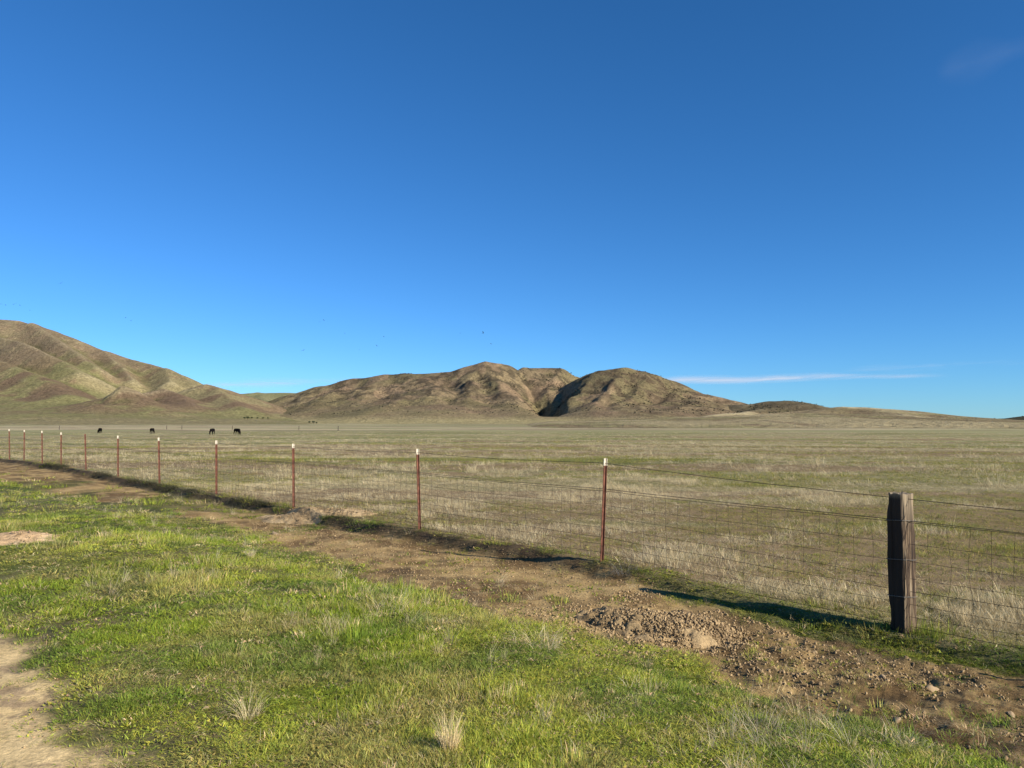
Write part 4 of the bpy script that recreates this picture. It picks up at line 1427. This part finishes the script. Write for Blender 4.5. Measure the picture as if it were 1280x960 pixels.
bm_ = [bird_mesh(0, 0.5), bird_mesh(1, -0.2), bird_mesh(2, 1.1)]
BIRDS = [(76, 354, 300, 'lone dark bird highest above the left hill'),
         (1, 380, 470, 'dark bird at the left edge of the photo, leftmost of its flock'),
         (7, 381.5, 640, 'faint bird second from the left edge in the left flock'),
         (17, 380.5, 520, 'bird third from the left edge in the left flock'),
         (20, 379, 560, 'upper bird of the close pair in the left flock'),
         (25, 382, 600, 'lowest bird of the left flock, right of the close pair'),
         (37, 388, 700, 'faint bird just over the crest of the left hill'),
         (157, 397, 640, 'left bird of the two above the right slope of the left hill'),
         (164, 401, 520, 'right bird of the two above the right slope of the left hill'),
         (379, 438, 320, 'lone dark bird low over the gap between the hills'),
         (399, 402, 600, 'left bird of the high pair left of the central hill'),
         (405, 400.5, 520, 'right bird of the high pair left of the central hill'),
         (431, 417, 680, 'faint bird below the high pair left of the central hill'),
         (449, 437, 600, 'faint low bird over the left crest of the central hill'),
         (471, 432.5, 430, 'dark low bird over the left crest of the central hill'),
         (480, 421, 480, 'upper bird over the left crest of the central hill'),
         (575, 416.5, 520, 'bird left of the trio over the central summit'),
         (604, 416.5, 330, 'darkest bird of the trio over the central summit'),
         (614, 430, 400, 'lowest bird of the trio over the central summit'),
         (626, 423, 620, 'faint rightmost bird over the central summit')]
for i, (px, py, Y, lab) in enumerate(BIRDS):
    o = bpy.data.objects.new('bird', bm_[i % 3]); COL.objects.link(o)
    o.location = at(px, py, Y)
    o.rotation_euler = (R(random.uniform(-30, 30)), R(random.uniform(-15, 15)), R(random.uniform(0, 360)))
    o.scale = (1.3, 1.3, 1.3)
    tag(o, lab, 'bird', 'dark birds flying above the valley')

# ------------------------------------------------------------------ far trees at the foot of the gap
M_bark = plain('bark', (0.10, 0.075, 0.05), 0.9, 0.2, 3)


def tree_meshes(seed):
    r = random.Random(seed)
    t = MB()
    t.tube([(0, 0, -0.4), (0.1, 0, 1.0), (0.0, 0.1, 2.4), (0.1, 0, 3.6)], [0.35, 0.27, 0.2, 0.1], 7)
    for k in range(6):
        a = k * 1.05 + r.random(); h = 1.4 + 0.35 * k
        t.tube([(0, 0, h), (math.cos(a) * 0.9, math.sin(a) * 0.9, h + 0.7), (math.cos(a) * 1.6, math.sin(a) * 1.6, h + 1.1)], [0.14, 0.09, 0.04], 5)
    rr = np.random.default_rng(seed)
    V = []; F = []
    cl = [(math.cos(k * 0.9) * rr.uniform(0.3, 1.7), math.sin(k * 0.9) * rr.uniform(0.3, 1.7), rr.uniform(2.0, 4.4), rr.uniform(0.6, 1.15)) for k in range(14)]
    for (cx, cy, cz, cr) in cl:
        for _ in range(110):
            d = rr.normal(size=3); d /= np.linalg.norm(d)
            p = np.array((cx, cy, cz)) + d * cr * rr.uniform(0.5, 1.1)
            e1 = rr.normal(size=3); e1 /= np.linalg.norm(e1); e2 = np.cross(e1, d); e2 /= np.linalg.norm(e2) + 1e-6
            s = rr.uniform(0.10, 0.24)
            n = len(V)
            V += [tuple(p - e1 * s), tuple(p + e2 * s * .7), tuple(p + e1 * s), tuple(p - e2 * s * .7)]
            F.append((n, n + 1, n + 2, n + 3))
    return t, V, F


M_crown = plain('dark_foliage', (0.045, 0.058, 0.026), 0.85, 0.35, 2)
trm = []
for sd_ in (1, 2, 3):
    t, V, F = tree_meshes(sd_)
    m_t = t.build('x', M_bark, link=False).data
    c = bpy.data.meshes.new('crown'); c.from_pydata(V, [], F); c.materials.append(M_crown); c.update()
    trm.append((m_t, c))
def terrain_top(x, y):
    dg = bpy.context.evaluated_depsgraph_get()
    hit, loc, *_ = scene.ray_cast(dg, Vector((x, y, 400)), Vector((0, 0, -1)))
    return loc.z if hit else gz(x, y)


bpy.context.view_layer.update()
TREES = [(306, 515, 940, 0.75, 'leftmost small dark tree at the valley mouth between hills'), (310, 516, 930, 1.0, 'tallest small tree of the left cluster at the valley mouth'),
         (315, 516, 950, 0.7, 'low tree right of the tallest one at the valley mouth'), (322, 517, 960, 0.6, 'fourth tree from the left in the valley mouth row'),
         (329, 517, 960, 0.65, 'fifth tree from the left in the valley mouth row'), (335, 517, 970, 0.6, 'rightmost tree of the valley mouth row'),
         (387, 519, 940, 0.75, 'left bushy tree at the foot of the central hill'), (392, 519.5, 930, 0.9, 'middle bushy tree at the foot of the central hill'), (396, 519.5, 940, 0.6, 'right small bushy tree at the foot of the central hill')]
for i, (px, py, Y, s, lab) in enumerate(TREES):
    X = (px - 640) / FPX * Y
    root = empty('tree', (X, Y, terrain_top(X, Y) - 0.1), i * 1.1)
    root.scale = (s * 1.0, s * 1.0, s * 0.8)
    a = bpy.data.objects.new('trunk', trm[i % 3][0]); b = bpy.data.objects.new('crown', trm[i % 3][1])
    for q in (a, b): COL.objects.link(q); q.parent = root
    tag(root, lab, 'tree', 'small dark trees at the foot of the hills')


# ------------------------------------------------------------------ cirrus: thin level sheets of ice cloud high over the land
def cirrus_mat(name, scale, thr, strength, seed, streak):
    m = bpy.data.materials.new(name); m.use_nodes = True
    nt = m.node_tree
    for n in list(nt.nodes): nt.nodes.remove(n)
    L = nt.links.new
    out = nt.nodes.new('ShaderNodeOutputMaterial')
    tc = nt.nodes.new('ShaderNodeTexCoord')
    mp = nt.nodes.new('ShaderNodeMapping'); mp.inputs['Scale'].default_value = streak; mp.inputs['Location'].default_value = (seed, seed * 2, 0)
    no = nt.nodes.new('ShaderNodeTexNoise'); no.inputs['Scale'].default_value = scale; no.inputs['Detail'].default_value = 8; no.inputs['Roughness'].default_value = 0.6; no.inputs['Distortion'].default_value = 0.6
    L(tc.outputs['Object'], mp.inputs[0]); L(mp.outputs[0], no.inputs['Vector'])
    mr = nt.nodes.new('ShaderNodeMapRange'); mr.inputs['From Min'].default_value = thr; mr.inputs['From Max'].default_value = thr + 0.32; mr.inputs['To Max'].default_value = strength
    L(no.outputs[0], mr.inputs[0])
    at_ = nt.nodes.new('ShaderNodeAttribute'); at_.attribute_name = 'veil'
    mu = nt.nodes.new('ShaderNodeMath'); mu.operation = 'MULTIPLY'; L(mr.outputs[0], mu.inputs[0]); L(at_.outputs['Fac'], mu.inputs[1])
    tr = nt.nodes.new('ShaderNodeBsdfTransparent')
    tl = nt.nodes.new('ShaderNodeBsdfTranslucent'); tl.inputs['Color'].default_value = (0.80, 0.90, 1, 1)
    df = nt.nodes.new('ShaderNodeBsdfDiffuse'); df.inputs['Color'].default_value = (0.80, 0.90, 1, 1)
    ad = nt.nodes.new('ShaderNodeMixShader'); ad.inputs[0].default_value = 0.35; L(tl.outputs[0], ad.inputs[1]); L(df.outputs[0], ad.inputs[2])
    mx_ = nt.nodes.new('ShaderNodeMixShader'); L(mu.outputs[0], mx_.inputs[0]); L(tr.outputs[0], mx_.inputs[1]); L(ad.outputs[0], mx_.inputs[2])
    L(mx_.outputs[0], out.inputs['Surface'])
    return m


def cirrus(name, label, alt, pts, halfw, mat):
    """a gently sagging ribbon of cloud at height alt following pixel directions pts (px, py)"""
    cen = []
    for (px, py) in pts:
        a = at(px, py, 1000.0)
        k = (alt - EYE) / (a[2] - EYE)
        cen.append(Vector((a[0] * k, 1000.0 * k, alt)))
    c0 = cen[len(cen) // 2]
    V = []; D = []; F = []
    m = 24; n = 80
    for i in range(n + 1):
        t = i / n * (len(cen) - 1); q = min(int(t), len(cen) - 2); f = t - q
        p = cen[q].lerp(cen[q + 1], f)
        dr = (cen[q + 1] - cen[q]).normalized()
        nn = Vector((p.x, p.y, 0)).normalized()
        for j in range(m + 1):
            v = -1 + 2 * j / m
            e = min(1, (i / n) * 6, (1 - i / n) * 3.0)
            w = halfw * (0.5 + 0.5 * math.sin(math.pi * min(1, i / n * 1.4)) ** 1)
            pt = p + nn * (v * w) - c0
            V.append(pt); D.append(max(0, 1 - abs(v)) ** 1.2 * max(0, e))
    for i in range(n):
        for j in range(m):
            a = i * (m + 1) + j
            F.append((a, a + 1, a + m + 2, a + m + 1))
    me = bpy.data.meshes.new(name); me.from_pydata([tuple(v) for v in V], [], F); me.materials.append(mat)
    at_ = me.attributes.new('veil', 'FLOAT', 'POINT'); at_.data.foreach_set('value', D)
    me.update()
    o = bpy.data.objects.new(name, me); COL.objects.link(o); o.location = c0
    tag(o, label, 'cloud')
    return o


cirrus('cirrus_cloud', 'long thin white cloud streak over the right-hand hills', 2400, [(800, 476), (850, 475), (930, 475.5), (1030, 471), (1110, 470.5), (1190, 469.5)], 6500,
       cirrus_mat('cirrus_streak', 0.00035, 0.30, 0.95, 3.0, (1.0, 0.35, 1)))
cirrus('cirrus_cloud', 'faint wispy cloud veil at the right above the long streak', 2400, [(1050, 463), (1120, 461), (1200, 456), (1300, 452)], 5000,
       cirrus_mat('cirrus_wisp', 0.0007, 0.42, 0.2, 9.0, (1.0, 0.4, 1)))
cirrus('cirrus_cloud', 'pale cloud veil low over the gap between the hills', 2400, [(240, 484), (310, 480), (380, 478), (470, 474)], 9000,
       cirrus_mat('cirrus_veil', 0.0004, 0.34, 0.5, 5.0, (1.0, 0.3, 1)))
cirrus('cirrus_cloud', 'very faint cloud wisp in the upper right of the sky', 2400, [(1170, 92), (1215, 80), (1255, 66), (1330, 44)], 420,
       cirrus_mat('cirrus_high', 0.0012, 0.25, 0.05, 7.0, (1.0, 0.5, 1)))
print('scene done', len(bpy.data.objects))
